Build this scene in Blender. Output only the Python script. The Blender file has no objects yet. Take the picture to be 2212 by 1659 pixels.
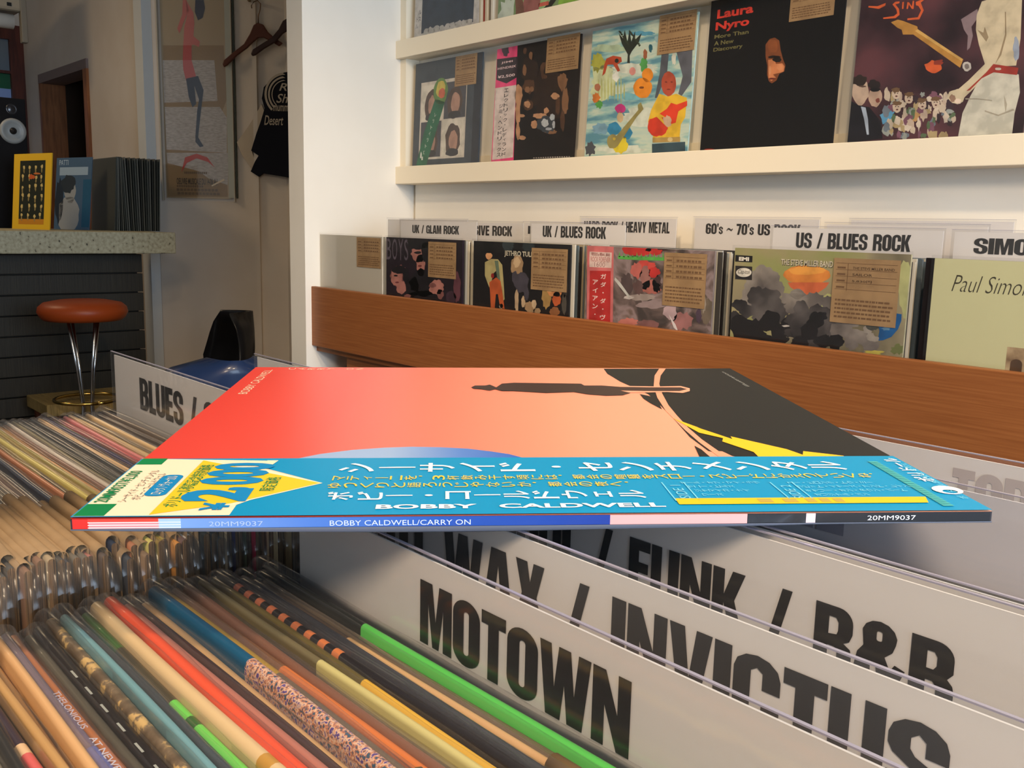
import bpy, bmesh, math, random
from mathutils import Vector, Matrix, noise
from mathutils.geometry import tessellate_polygon
random.seed(7)
S = bpy.context.scene
C = S.collection
ORD = 'first second third fourth fifth sixth seventh eighth ninth tenth eleventh twelfth thirteenth fourteenth fifteenth sixteenth seventeenth eighteenth nineteenth twentieth twenty-first twenty-second'.split()
PI = math.pi
# ------------------------------------------------------------------ camera
F, PITCH, ROLL, YAW, EZ = 2067., .1639, .0226, .8482, 1.15
cp, sp = math.cos(PITCH), math.sin(PITCH)
f0 = Vector((0, cp, -sp)); r0 = Vector((1, 0, 0)); u0 = r0.cross(f0)
r1 = math.cos(ROLL)*r0+math.sin(ROLL)*u0; u1 = -math.sin(ROLL)*r0+math.cos(ROLL)*u0
XW = Vector((math.cos(YAW), -math.sin(YAW), 0)); YW = Vector((math.sin(YAW), math.cos(YAW), 0))
tow = lambda v: Vector((XW.dot(v), YW.dot(v), v.z))
CR, CU, CF = tow(r1), tow(u1), tow(f0)
EYE = Vector((0, 0, EZ))
cd = bpy.data.cameras.new('camera'); cam = bpy.data.objects.new('camera', cd); C.objects.link(cam)
cam.matrix_world = Matrix(((CR.x, CU.x, -CF.x, 0), (CR.y, CU.y, -CF.y, 0), (CR.z, CU.z, -CF.z, EZ), (0, 0, 0, 1)))
cd.sensor_width = 36; cd.lens = F/2212*36; cd.clip_start = .01; cd.clip_end = 50
cd.dof.use_dof = False
S.camera = cam
def ray(u, v): return CF*F+CR*(u-1106)-CU*(v-829.5)
def at(ax, val, u, v):
    i = 'XYZ'.index(ax); d = ray(u, v); return EYE+d*((val-EYE[i])/d[i])
# ------------------------------------------------------------------ light
w = bpy.data.worlds.new('world'); S.world = w; w.use_nodes = True
w.node_tree.nodes['Background'].inputs[0].default_value = (.95, .92, .9, 1)
w.node_tree.nodes['Background'].inputs[1].default_value = .6
def area(name, loc, to, sx, sy, col, pw, spread=PI):
    l = bpy.data.lights.new(name, 'AREA'); l.shape = 'RECTANGLE'; l.size = sx; l.size_y = sy
    l.color = col; l.energy = pw; l.spread = spread
    o = bpy.data.objects.new(name, l); C.objects.link(o); o.location = loc
    o.rotation_euler = (Vector(to)-Vector(loc)).to_track_quat('-Z', 'Y').to_euler(); return o
def spot(name, loc, to, ang, blend, col, pw, rad=.05):
    l = bpy.data.lights.new(name, 'SPOT'); l.spot_size = math.radians(ang); l.spot_blend = blend
    l.color = col; l.energy = pw; l.shadow_soft_size = rad
    o = bpy.data.objects.new(name, l); C.objects.link(o); o.location = loc
    o.rotation_euler = (Vector(to)-Vector(loc)).to_track_quat('-Z', 'Y').to_euler(); return o
WARM = (1, .74, .46)
area('window_daylight', (2.75, .3, 1.55), (-1, .5, 1.2), 2.2, 1.7, (.60, .78, 1), 115)
spot('ceiling_spot', (.55, .55, 2.5), (-.5, 1.1, 1.0), 84, .8, WARM, 80, .06)
spot('ceiling_spot', (-.5, .1, 2.5), (-1.95, 1.45, .85), 58, .9, WARM, 75, .08)
spot('ceiling_spot', (.9, -1.0, 2.45), (-.25, .3, 1.0), 80, .8, (1, .76, .52), 120, .3)
area('ceiling_lamp', (-4.6, .2, 2.5), (-4.6, .4, 0), .5, .5, WARM, 9)
S.view_settings.view_transform = 'Standard'; S.view_settings.look = 'None'
S.view_settings.exposure = .5; S.view_settings.gamma = 1; S.view_settings.use_curve_mapping = False
# ------------------------------------------------------------------ materials
def lin(c):
    f = lambda x: x/12.92 if x <= .04045 else ((x+.055)/1.055)**2.4
    return tuple(f(x/255) for x in c)+(1,)
MC = {}
def M(c, rough=.5, metal=0, coat=0, name=None):
    k = (tuple(c), rough, metal, coat)
    if k in MC: return MC[k]
    m = bpy.data.materials.new(name or 'paint'); m.use_nodes = True
    b = m.node_tree.nodes['Principled BSDF']
    b.inputs['Base Color'].default_value = lin(c); b.inputs['Roughness'].default_value = rough
    b.inputs['Metallic'].default_value = metal; b.inputs['Coat Weight'].default_value = coat
    b.inputs['Coat Roughness'].default_value = .12; b.inputs['Specular IOR Level'].default_value = .25 if (rough >= .35 and not metal) else .5
    MC[k] = m; return m
def NM(name, cols, scale=(1, 1, 1), nscale=5, rough=.5, detail=4, bump=0, coords='Object', pos=None, coat=0, dist=0):
    """noise -> colour ramp"""
    m = bpy.data.materials.new(name); m.use_nodes = True; t = m.node_tree; N, L = t.nodes, t.links
    b = N['Principled BSDF']; b.inputs['Roughness'].default_value = rough; b.inputs['Coat Weight'].default_value = coat; b.inputs['Specular IOR Level'].default_value = .3
    tc = N.new('ShaderNodeTexCoord'); mp = N.new('ShaderNodeMapping'); mp.inputs['Scale'].default_value = scale
    nz = N.new('ShaderNodeTexNoise'); nz.inputs['Scale'].default_value = nscale; nz.inputs['Detail'].default_value = detail
    nz.inputs['Distortion'].default_value = dist
    rp = N.new('ShaderNodeValToRGB'); e = rp.color_ramp.elements
    pos = pos or [.35+.3*i/(len(cols)-1) for i in range(len(cols))]
    while len(e) < len(cols): e.new(.5)
    for i, c in enumerate(cols): e[i].position = pos[i]; e[i].color = lin(c)
    L.new(tc.outputs[coords], mp.inputs[0]); L.new(mp.outputs[0], nz.inputs[0]); L.new(nz.outputs[0], rp.inputs[0])
    L.new(rp.outputs[0], b.inputs['Base Color'])
    if bump:
        bp = N.new('ShaderNodeBump'); bp.inputs['Strength'].default_value = bump; bp.inputs['Distance'].default_value = .002
        L.new(nz.outputs[0], bp.inputs['Height']); L.new(bp.outputs[0], b.inputs['Normal'])
    return m
def grad(name, stops, axis, a, b_, rough=.4, coat=0):
    """print whose ink runs from one colour to another along a world axis vector (flat print gradient)"""
    m = bpy.data.materials.new(name); m.use_nodes = True; t = m.node_tree; N, L = t.nodes, t.links
    b = N['Principled BSDF']; b.inputs['Roughness'].default_value = rough; b.inputs['Coat Weight'].default_value = coat
    b.inputs['Coat Roughness'].default_value = .1
    tc = N.new('ShaderNodeTexCoord'); dp = N.new('ShaderNodeVectorMath'); dp.operation = 'DOT_PRODUCT'
    dp.inputs[1].default_value = axis; mr = N.new('ShaderNodeMapRange'); mr.inputs[1].default_value = a; mr.inputs[2].default_value = b_
    rp = N.new('ShaderNodeValToRGB'); e = rp.color_ramp.elements
    while len(e) < len(stops): e.new(.5)
    for i, (p, c) in enumerate(stops): e[i].position = p; e[i].color = lin(c)
    L.new(tc.outputs['Object'], dp.inputs[0]); L.new(dp.outputs['Value'], mr.inputs[0]); L.new(mr.outputs[0], rp.inputs[0])
    L.new(rp.outputs[0], b.inputs['Base Color']); return m
def plastic(name, tint=(.97, .97, .97), rough=.12, amount=1.0, haze=0):
    m = bpy.data.materials.new(name); m.use_nodes = True; t = m.node_tree; N, L = t.nodes, t.links
    for n in list(N):
        if n.type != 'OUTPUT_MATERIAL': N.remove(n)
    out = [n for n in N if n.type == 'OUTPUT_MATERIAL'][0]
    tr = N.new('ShaderNodeBsdfTransparent'); tr.inputs[0].default_value = (*tint, 1)
    gl = N.new('ShaderNodeBsdfGlossy'); gl.inputs['Roughness'].default_value = rough; gl.inputs[0].default_value = (1, 1, 1, 1)
    fr = N.new('ShaderNodeLayerWeight'); fr.inputs[0].default_value = .5
    pw = N.new('ShaderNodeMath'); pw.operation = 'POWER'; pw.inputs[1].default_value = 5
    mu = N.new('ShaderNodeMath'); mu.operation = 'MULTIPLY_ADD'; mu.inputs[1].default_value = .85*amount; mu.inputs[2].default_value = .035*amount
    L.new(fr.outputs['Facing'], pw.inputs[0])
    tc = N.new('ShaderNodeTexCoord'); nz = N.new('ShaderNodeTexNoise'); nz.inputs['Scale'].default_value = 60
    bp = N.new('ShaderNodeBump'); bp.inputs['Strength'].default_value = .25; bp.inputs['Distance'].default_value = .001
    L.new(tc.outputs['Object'], nz.inputs[0]); L.new(nz.outputs[0], bp.inputs['Height']); L.new(bp.outputs[0], gl.inputs['Normal'])
    mx = N.new('ShaderNodeMixShader'); L.new(pw.outputs[0], mu.inputs[0]); L.new(mu.outputs[0], mx.inputs[0])
    L.new(tr.outputs[0], mx.inputs[1]); L.new(gl.outputs[0], mx.inputs[2]); last = mx
    if haze:
        df = N.new('ShaderNodeBsdfDiffuse'); df.inputs[0].default_value = (.75, .75, .78, 1)
        m2 = N.new('ShaderNodeMixShader'); m2.inputs[0].default_value = haze
        L.new(mx.outputs[0], m2.inputs[1]); L.new(df.outputs[0], m2.inputs[2]); last = m2
    L.new(last.outputs[0], out.inputs[0]); return m
PL = plastic('clear_plastic', rough=.1, amount=.5, haze=.004)
PLC = plastic('clear_plastic_card', rough=.09, amount=1.1, haze=.015)
PLS = plastic('loose_plastic', rough=.2, amount=.5, haze=.015)
WALL = NM('wall_paint', [(224, 218, 206), (230, 225, 214)], nscale=3, rough=.75)
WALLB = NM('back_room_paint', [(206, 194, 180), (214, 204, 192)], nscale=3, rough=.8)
WOOD = NM('teak', [(132, 78, 40), (140, 85, 45), (148, 92, 50)], scale=(1.5, 30, 60), nscale=5, rough=.45, detail=6, bump=.04)
DWOOD = NM('dark_wood', [(70, 34, 16), (98, 52, 26)], scale=(2, 2, 12), nscale=6, rough=.5)
OWOOD = NM('orange_wood', [(120, 72, 38), (150, 94, 54)], scale=(14, 14, 1.5), nscale=5, rough=.5)
REDW = NM('red_wood', [(70, 30, 18), (96, 44, 26)], scale=(14, 14, 1.5), nscale=5, rough=.5)
FLOOR = NM('floor_boards', [(88, 70, 54), (112, 92, 72)], scale=(1, 9, 1), nscale=4, rough=.5)
TERR = NM('terrazzo', [(52, 46, 32), (150, 142, 114), (174, 166, 138)], nscale=80, rough=.6, pos=[.29, .34, .62], detail=2)
TILE = NM('dark_tile', [(36, 32, 24), (48, 43, 32)], scale=(1, 60, 1), nscale=6, rough=.55, bump=.3)
KRAFT = NM('kraft', [(146, 116, 80), (164, 132, 92)], nscale=40, rough=.8)
KRAFT2 = NM('kraft_dimmed', [(128, 102, 72), (146, 118, 84)], nscale=40, rough=.9)  # same kraft, colour darkened to offset the strong light on front-bin cards
SPECK = NM('speckled', [(60, 90, 110), (190, 120, 90), (225, 190, 160), (90, 70, 130)], nscale=620, rough=.4, pos=[.38, .46, .54, .62], coords='Object')
GOLDF = NM('gold_flecks', [(96, 80, 62), (120, 102, 80), (206, 170, 110)], nscale=190, rough=.35, pos=[.4, .56, .62])
WHITEC = M((226, 222, 220), .55); INK = M((26, 24, 24), .4)
# ------------------------------------------------------------------ builders
def meshobj(name, vs, fs, mats, parent=None, mi=None, smooth=False):
    me = bpy.data.meshes.new(name); me.from_pydata([tuple(v) for v in vs], [], fs)
    for m in (mats if isinstance(mats, (list, tuple)) else [mats]): me.materials.append(m)
    if mi: me.polygons.foreach_set('material_index', mi)
    if smooth: me.polygons.foreach_set('use_smooth', [True]*len(fs))
    me.update(); o = bpy.data.objects.new(name, me); C.objects.link(o)
    if parent: o.parent = parent; o.matrix_parent_inverse = parent.matrix_world.inverted() if False else Matrix.Translation(-parent.location)
    return o
def thing(name, label, cat, loc=(0, 0, 0), group=None):
    o = bpy.data.objects.new(name, None); C.objects.link(o); o.location = loc; o.empty_display_size = .05
    o['label'] = label; o['category'] = cat
    if group: o['group'] = group
    return o
def tag(o, label, cat, group=None):
    o['label'] = label; o['category'] = cat
    if group: o['group'] = group
    return o
def struct(o): o['kind'] = 'structure'; return o
BF = [(0, 3, 2, 1), (4, 5, 6, 7), (0, 1, 5, 4), (1, 2, 6, 5), (2, 3, 7, 6), (3, 0, 4, 7)]
def boxv(a, b):
    (x0, y0, z0), (x1, y1, z1) = a, b
    return [(x0, y0, z0), (x1, y0, z0), (x1, y1, z0), (x0, y1, z0), (x0, y0, z1), (x1, y0, z1), (x1, y1, z1), (x0, y1, z1)]
def box(name, a, b, m, parent=None, bev=0):
    o = meshobj(name, boxv(a, b), BF, m, parent)
    if bev:
        md = o.modifiers.new('bevel', 'BEVEL'); md.width = bev; md.segments = 2; md.limit_method = 'ANGLE'
    return o
def boxes(name, lst, m, parent=None):
    vs, fs = [], []
    for a, b in lst:
        n = len(vs); vs += boxv(a, b); fs += [tuple(i+n for i in f) for f in BF]
    return meshobj(name, vs, fs, m, parent)
def obox(name, o, ax, ay, az, m, parent=None, bev=0):
    """oriented box from corner o with edge vectors"""
    o, ax, ay, az = map(Vector, (o, ax, ay, az))
    v = [o, o+ax, o+ax+ay, o+ay]; v += [p+az for p in v]
    f = BF if ax.cross(ay).dot(az) > 0 else [tuple(reversed(q)) for q in BF]
    ob = meshobj(name, v, f, m, parent)
    if bev:
        md = ob.modifiers.new('bevel', 'BEVEL'); md.width = bev; md.segments = 2; md.limit_method = 'ANGLE'
    return ob
def prism(name, pts, dv, m, parent=None, bev=0):
    """pts: planar 3D loop, extruded by dv"""
    pts = [Vector(p) for p in pts]; dv = Vector(dv); n = len(pts)
    tri = [tuple(t) for t in tessellate_polygon([pts])]
    nn = Vector((0, 0, 0))
    for i in range(n): nn += pts[i].cross(pts[(i+1) % n])
    vs = pts+[p+dv for p in pts]
    fs = [tuple(t) for t in tri]+[tuple(i+n for i in reversed(t)) for t in tri]
    for i in range(n): j = (i+1) % n; fs.append((i, j, j+n, i+n))
    ob = meshobj(name, vs, fs, m, parent)
    bm = bmesh.new(); bm.from_mesh(ob.data); bmesh.ops.recalc_face_normals(bm, faces=bm.faces); bm.to_mesh(ob.data); bm.free()
    return ob
def tube(name, pts, r, m, parent=None, seg=10, rr=None):
    pts = [Vector(p) for p in pts]; vs, fs = [], []; n = len(pts)
    ref = Vector((0, 0, 1))
    for i, p in enumerate(pts):
        t = (pts[min(i+1, n-1)]-pts[max(i-1, 0)]).normalized()
        a = t.cross(ref if abs(t.z) < .9 else Vector((1, 0, 0))).normalized(); b = t.cross(a)
        q = rr[i] if rr else r
        for k in range(seg):
            g = 2*PI*k/seg; vs.append(p+(a*math.cos(g)+b*math.sin(g))*q)
    for i in range(n-1):
        for k in range(seg):
            k2 = (k+1) % seg; fs.append((i*seg+k, i*seg+k2, (i+1)*seg+k2, (i+1)*seg+k))
    fs.append(tuple(range(seg-1, -1, -1))); fs.append(tuple((n-1)*seg+k for k in range(seg)))
    return meshobj(name, vs, fs, m, parent, smooth=True)
def lathe(name, prof, loc, m, parent=None, seg=40, axis=None):
    vs, fs = [], []; n = len(prof)
    q = Vector(axis).to_track_quat('Z', 'Y').to_matrix() if axis else Matrix.Identity(3)
    for r, z in prof:
        for k in range(seg):
            g = 2*PI*k/seg; vs.append(Vector(loc)+q@Vector((r*math.cos(g), r*math.sin(g), z)))
    for i in range(n-1):
        for k in range(seg):
            k2 = (k+1) % seg; fs.append((i*seg+k, i*seg+k2, (i+1)*seg+k2, (i+1)*seg+k))
    return meshobj(name, vs, fs, m, parent, smooth=True)
# ------------------------------------------------------------------ flat print: fonts and heavy condensed glyphs
TXC = {}
def textm(s, bold=0, shear=0):
    k = (s, bold, shear)
    if k in TXC: return TXC[k]
    cu = bpy.data.curves.new('t', 'FONT'); cu.body = s; cu.resolution_u = 3; cu.offset = bold; cu.shear = shear
    o = bpy.data.objects.new('t', cu); C.objects.link(o)
    bpy.context.view_layer.update()
    me = o.to_mesh()
    vs = [(v.co.x, v.co.y) for v in me.vertices]; fs = [tuple(p.vertices) for p in me.polygons]
    o.to_mesh_clear(); bpy.data.objects.remove(o); bpy.data.curves.remove(cu)
    TXC[k] = (vs, fs); return TXC[k]
def arc(cx, cy, rx, ry, a0, a1, n=6):
    return [(cx+rx*math.cos(math.radians(a0+(a1-a0)*i/n)), cy+ry*math.sin(math.radians(a0+(a1-a0)*i/n))) for i in range(n+1)]
def rr(x0, y0, x1, y1, rx, ry=None):
    ry = ry or rx
    return arc(x1-rx, y1-ry, rx, ry, 0, 90)+arc(x0+rx, y1-ry, rx, ry, 90, 180)+arc(x0+rx, y0+ry, rx, ry, 180, 270)+arc(x1-rx, y0+ry, rx, ry, 270, 360)
def bcap(x, y0, y1, w, ry): return [(0, y0)]+arc(w-x, (y0+ry), x, ry, 270, 360)+arc(w-x, (y1-ry), x, ry, 0, 90)+[(0, y1)]
O_ = lambda w: [(rr(0, 0, w, 1, w/2, .24), rr(w/2-.055, .17, w/2+.055, .83, .05, .05))]
GL = {
 'O': (.57, O_(.57)), '0': (.55, O_(.55)),
 'M': (.72, [([(0, 0), (0, 1), (.28, 1), (.36, .42), (.44, 1), (.72, 1), (.72, 0), (.53, 0), (.53, .66), (.43, 0), (.29, 0), (.19, .66), (.19, 0)],)]),
 'T': (.48, [([(0, 1), (.48, 1), (.48, .81), (.345, .81), (.345, 0), (.135, 0), (.135, .81), (0, .81)],)]),
 'W': (.86, [([(0, 1), (.2, 1), (.26, .42), (.33, 1), (.53, 1), (.6, .42), (.66, 1), (.86, 1), (.74, 0), (.49, 0), (.43, .5), (.37, 0), (.12, 0)],)]),
 'N': (.58, [([(0, 0), (0, 1), (.2, 1), (.39, .48), (.39, 1), (.58, 1), (.58, 0), (.39, 0), (.19, .54), (.19, 0)],)]),
 'H': (.56, [([(0, 0), (0, 1), (.21, 1), (.21, .6), (.35, .6), (.35, 1), (.56, 1), (.56, 0), (.35, 0), (.35, .42), (.21, .42), (.21, 0)],)]),
 'A': (.6, [([(0, 0), (.15, 1), (.45, 1), (.6, 0), (.39, 0), (.37, .17), (.23, .17), (.21, 0)], [(.25, .33), (.35, .33), (.3, .74)])]),
 'X': (.58, [([(0, 0), (.15, .5), (.02, 1), (.24, 1), (.3, .7), (.36, 1), (.56, 1), (.43, .5), (.58, 0), (.36, 0), (.29, .32), (.22, 0)],)]),
 '/': (.4, [([(0, 0), (.24, 1), (.4, 1), (.16, 0)],)]),
 'I': (.22, [([(0, 0), (0, 1), (.22, 1), (.22, 0)],)]),
 '1': (.3, [([(.09, 0), (.09, .7), (0, .7), (.13, 1), (.3, 1), (.3, 0)],)]),
 'V': (.58, [([(0, 1), (.21, 1), (.29, .36), (.37, 1), (.58, 1), (.42, 0), (.16, 0)],)]),
 'C': (.56, [(arc(.28, .78, .28, .22, 0, 180)+arc(.28, .22, .28, .22, 180, 360)+[(.56, .4), (.35, .4), (.35, .2), (.28, .15), (.21, .2), (.21, .8), (.28, .85), (.35, .8), (.35, .6), (.56, .6)],)]),
 'G': (.57, [(arc(.28, .78, .28, .22, 0, 180)+arc(.25, .22, .25, .22, 180, 290)+[(.4, .08), (.44, 0), (.57, 0), (.57, .53), (.3, .53), (.3, .38), (.36, .38), (.36, .2), (.28, .15), (.21, .2), (.21, .8), (.28, .85), (.35, .8), (.35, .63), (.56, .63)],)]),
 'U': (.56, [([(0, 1)]+arc(.28, .22, .28, .22, 180, 360)+[(.56, 1), (.35, 1), (.35, .2), (.28, .15), (.21, .2), (.21, 1)],)]),
 'S': (.56, [([(.56, .64)]+arc(.28, .78, .28, .22, 0, 180)+[(0, .66), (.05, .57), (.3, .42), (.35, .36), (.35, .2), (.28, .14), (.21, .2), (.21, .36), (0, .36)]+arc(.28, .22, .28, .22, 180, 360)+[(.56, .38), (.51, .5), (.26, .61), (.21, .68), (.21, .8), (.28, .86), (.35, .8), (.35, .64)],)]),
 'F': (.44, [([(0, 0), (0, 1), (.44, 1), (.44, .81), (.21, .81), (.21, .61), (.41, .61), (.41, .43), (.21, .43), (.21, 0)],)]),
 'E': (.45, [([(0, 0), (0, 1), (.44, 1), (.44, .81), (.21, .81), (.21, .61), (.42, .61), (.42, .43), (.21, .43), (.21, .19), (.45, .19), (.45, 0)],)]),
 'L': (.42, [([(0, 0), (0, 1), (.21, 1), (.21, .19), (.42, .19), (.42, 0)],)]),
 'K': (.58, [([(0, 0), (0, 1), (.21, 1), (.21, .6), (.35, 1), (.57, 1), (.4, .54), (.58, 0), (.36, 0), (.21, .46), (.21, 0)],)]),
 'R': (.57, [([(0, 0), (0, 1)]+arc(.35, .79, .21, .21, 90, 0)+[(.56, .66), (.52, .55), (.44, .5), (.54, .44), (.56, .36), (.57, 0), (.36, 0), (.35, .36), (.31, .41), (.21, .41), (.21, 0)], [(.21, .58), (.33, .6), (.35, .66), (.35, .78), (.31, .84), (.21, .84)])]),
 'P': (.55, [([(0, 0), (0, 1)]+arc(.33, .78, .22, .22, 90, 0)+arc(.33, .58, .22, .22, 0, -90)+[(.21, .36), (.21, 0)], [(.21, .52), (.3, .52), (.34, .58), (.34, .78), (.3, .84), (.21, .84)])]),
 'D': (.56, [([(0, 0), (0, 1)]+arc(.3, .76, .26, .24, 90, 0)+arc(.3, .24, .26, .24, 0, -90), [(.21, .17), (.3, .17), (.35, .24), (.35, .76), (.3, .83), (.21, .83)])]),
 'B': (.57, [([(0, 0), (0, 1)]+arc(.33, .8, .22, .2, 90, 0)+[(.55, .62), (.48, .53), (.55, .46), (.57, .38)]+arc(.33, .22, .24, .22, 0, -90), [(.21, .6), (.3, .6), (.34, .66), (.34, .78), (.3, .84), (.21, .84)], [(.21, .16), (.3, .16), (.35, .22), (.35, .38), (.3, .44), (.21, .44)])]),
 'Y': (.56, [([(0, 1), (.21, 1), (.28, .66), (.35, 1), (.56, 1), (.385, .42), (.385, 0), (.175, 0), (.175, .42)],)]),
 '&': (.72, [(arc(.33, .8, .24, .2, -20, 200, 8)+[(.12, .6), (.04, .48)]+arc(.3, .23, .3, .23, 170, 300, 8)+[(.5, 0), (.72, 0), (.62, .2), (.7, .42), (.56, .46), (.5, .36), (.42, .52), (.52, .62)], rr(.29, .72, .37, .86, .03), [(.24, .18), (.34, .16), (.3, .4), (.23, .36)])]),
 '6': (.55, [(arc(.275, .78, .275, .22, 0, 180)+arc(.275, .22, .275, .22, 180, 360)+[(.55, .5), (.48, .6), (.36, .63), (.225, .6), (.225, .8), (.275, .85), (.325, .8), (.325, .7), (.55, .7)], rr(.225, .15, .325, .46, .04))]),
 '7': (.48, [([(0, 1), (.48, 1), (.48, .82), (.3, 0), (.09, 0), (.27, .8), (0, .8)],)]),
 "'": (.16, [([(0, 1), (.16, 1), (.12, .68), (.04, .68)],)]),
 '~': (.6, [([(0, .42), (.14, .6), (.3, .58), (.46, .46), (.6, .58), (.6, .44), (.46, .3), (.3, .4), (.14, .46), (0, .3)],)]),
 's': (.42, [([(.42, .46), (.4, .62), (.21, .74), (.03, .64), (0, .5), (.06, .4), (.24, .3), (.26, .2), (.21, .12), (.16, .2), (.16, .26), (0, .26), (.02, .1), (.21, 0), (.4, .1), (.42, .24), (.36, .36), (.18, .46), (.17, .56), (.21, .62), (.26, .56), (.26, .46)],)]),
}
def glyphs(s, gap=.03, space=.34):
    x = 0; out = []
    for ch in s:
        if ch == ' ': x += space; continue
        wd, polys = GL[ch]
        for p in polys: out.append([[(a+x, b) for a, b in lp] for lp in p])
        x += wd+gap
    return out, x-gap
class Art:
    """flat print laid on a plane; o + a*ax + b*ay, stacked along n"""
    def __init__(s, o, ax, ay, n, step=.00012, lift=.0003):
        s.o, s.ax, s.ay, s.n = Vector(o), Vector(ax), Vector(ay), Vector(n).normalized(); s.step = step; s.lift = lift
        s.vs, s.fs, s.mi, s.mats = [], [], [], []
    def add(s, pts, faces, m, layer):
        k = len(s.vs); off = s.n*(s.lift+layer*s.step)
        s.vs += [s.o+s.ax*a+s.ay*b+off for a, b in pts]; s.fs += [tuple(i+k for i in f) for f in faces]
        if m not in s.mats: s.mats.append(m)
        s.mi += [s.mats.index(m)]*len(faces)
    def poly(s, loops, m, layer=1):
        if isinstance(loops[0][0], (int, float)): loops = [loops]
        pts = [p for l in loops for p in l]
        s.add(pts, [tuple(t) for t in tessellate_polygon([[Vector((a, b, 0)) for a, b in l] for l in loops])], m, layer)
    def rect(s, x0, y0, x1, y1, m, layer=1): s.add([(x0, y0), (x1, y0), (x1, y1), (x0, y1)], [(0, 1, 2, 3)], m, layer)
    def blob(s, cx, cy, rx, ry, m, layer=1, jit=.15, n=18, rot=0, seed=None):
        R = random.Random(seed if seed is not None else int(cx*9999+cy*777)); pts = []
        for i in range(n):
            g = 2*PI*i/n; q = 1+R.uniform(-jit, jit); a, b = rx*q*math.cos(g), ry*q*math.sin(g)
            pts.append((cx+a*math.cos(rot)-b*math.sin(rot), cy+a*math.sin(rot)+b*math.cos(rot)))
        s.poly(pts, m, layer)
    def text(s, st, x0, y0, x1, y1, m, layer=2, bold=0, shear=0, rot=0):
        vs, fs = textm(st, bold, shear)
        if not vs: return
        if rot: vs = [(-b, a) for a, b in vs] if rot > 0 else [(b, -a) for a, b in vs]
        ax, bx = min(v[0] for v in vs), max(v[0] for v in vs); ay, by = min(v[1] for v in vs), max(v[1] for v in vs)
        sx = (x1-x0)/max(bx-ax, 1e-6); sy = (y1-y0)/max(by-ay, 1e-6)
        s.add([(x0+(a-ax)*sx, y0+(b-ay)*sy) for a, b in vs], fs, m, layer)
    def vtext(s, st, xc, ytop, size, pitch, m, layer=2, bold=0):
        """vertical Japanese column centred on xc running down from ytop"""
        y = ytop
        for ch in st:
            if ch in 'ー｜':
                s.rect(xc-size*.06, y-size*.92, xc+size*.06, y-size*.08, m, layer)
            elif ch in '・':
                s.blob(xc, y-size*.5, size*.1, size*.1, m, layer, 0, 10)
            elif ch != ' ':
                vs, fs = textm(ch, bold)
                if vs:
                    s.add([(xc+(a-.5)*size, y-size+(b+.12)*size) for a, b in vs], fs, m, layer)
            y -= pitch
    def gtext(s, st, x0, y0, h, m, x1=None, layer=2, gap=.03, space=.34, xs=1):
        gl, wd = glyphs(st, gap, space); k = (x1-x0)/wd if x1 is not None else h*xs
        for lp in gl: s.poly([[(x0+a*k, y0+b*h) for a, b in l] for l in lp], m, layer)
    def zm(s, x0, y0, k): s.zz = (x0, y0, k)
    def g(s, x, y): return s.pxl(s.zz[0]+x/s.zz[2], s.zz[1]+y/s.zz[2])
    def gp(s, L, m, layer=1):
        q = [(min(max(a, 0), 1), min(max(b, 0), 1)) for a, b in (s.g(*p) for p in L)]; s.poly(q, m, layer)
    def gb(s, x, y, rx, ry, m, layer=1, jit=.15, n=18, seed=None):
        R = random.Random(seed if seed is not None else int(x*31+y*77)); L = []
        for i in range(n):
            g_ = 2*PI*i/n; q = 1+R.uniform(-jit, jit); L.append((x+rx*q*math.cos(g_), y+ry*q*math.sin(g_)))
        s.gp(L, m, layer)
    def gt(s, st, x0, y0, x1, y1, m, layer=2, bold=0, shear=0):
        a, b = s.g(x0, y0), s.g(x1, y1); s.text(st, a[0], a[1], b[0], max(b[1], a[1]+.01), m, layer, bold, shear)
    def gv(s, st, x0, y0, x1, y1, size, m, layer=2, bold=0):
        n = len(st)
        for i, ch_ in enumerate(st):
            xa, ya = x0+(x1-x0)*(i+.5)/n, y0+(y1-y0)*(i+.5)/n; cx, cy = s.g(xa, ya); w_ = s.g(xa+size, ya)[0]-cx; h_ = abs(s.g(xa, ya+size)[1]-cy)
            if cy < .02 or cy > .98: continue
            if ch_ == 'ー': s.rect(cx-w_*.06, cy-h_*.4, cx+w_*.06, cy+h_*.4, m, layer)
            elif ch_ == '・': s.blob(cx, cy, w_*.1, h_*.1, m, layer, 0, 8)
            elif ch_ != ' ':
                q = .42 if ch_ not in 'ィッェャ' else .3; s.text(ch_, cx-w_*q, cy-h_*q*.9, cx+w_*q, cy+h_*q*.9, m, layer, bold)
    def build(s, name, parent): return meshobj(name, s.vs, s.fs, s.mats, parent, s.mi)

exec_parts = True
# ================================================================== THE SETTING
PX0, PX1 = -2.54, -2.44          # pier
struct(box('floor', (-6.7, -2.8, -.05), (2.6, 2.3, 0), FLOOR))
struct(box('ceiling', (-6.7, -2.8, 2.75), (2.6, 2.3, 2.8), WALL))
struct(box('wall_back', (-2.44, 1.74, 0), (2.6, 1.84, 2.75), WALL))
pier = meshobj('wall_pier', [(-2.49, 1.34, 0), (-2.405, 1.34, 0), (-2.457, 1.74, 0), (-2.457, 2.2, 0), (-2.57, 2.2, 0),
      (-2.49, 1.34, 2.75), (-2.405, 1.34, 2.75), (-2.457, 1.74, 2.75), (-2.457, 2.2, 2.75), (-2.57, 2.2, 2.75)],
      [(4, 3, 2, 1, 0), (5, 6, 7, 8, 9), (0, 1, 6, 5), (1, 2, 7, 6), (2, 3, 8, 7), (3, 4, 9, 8), (4, 0, 5, 9)], WALL); struct(pier)
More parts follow.
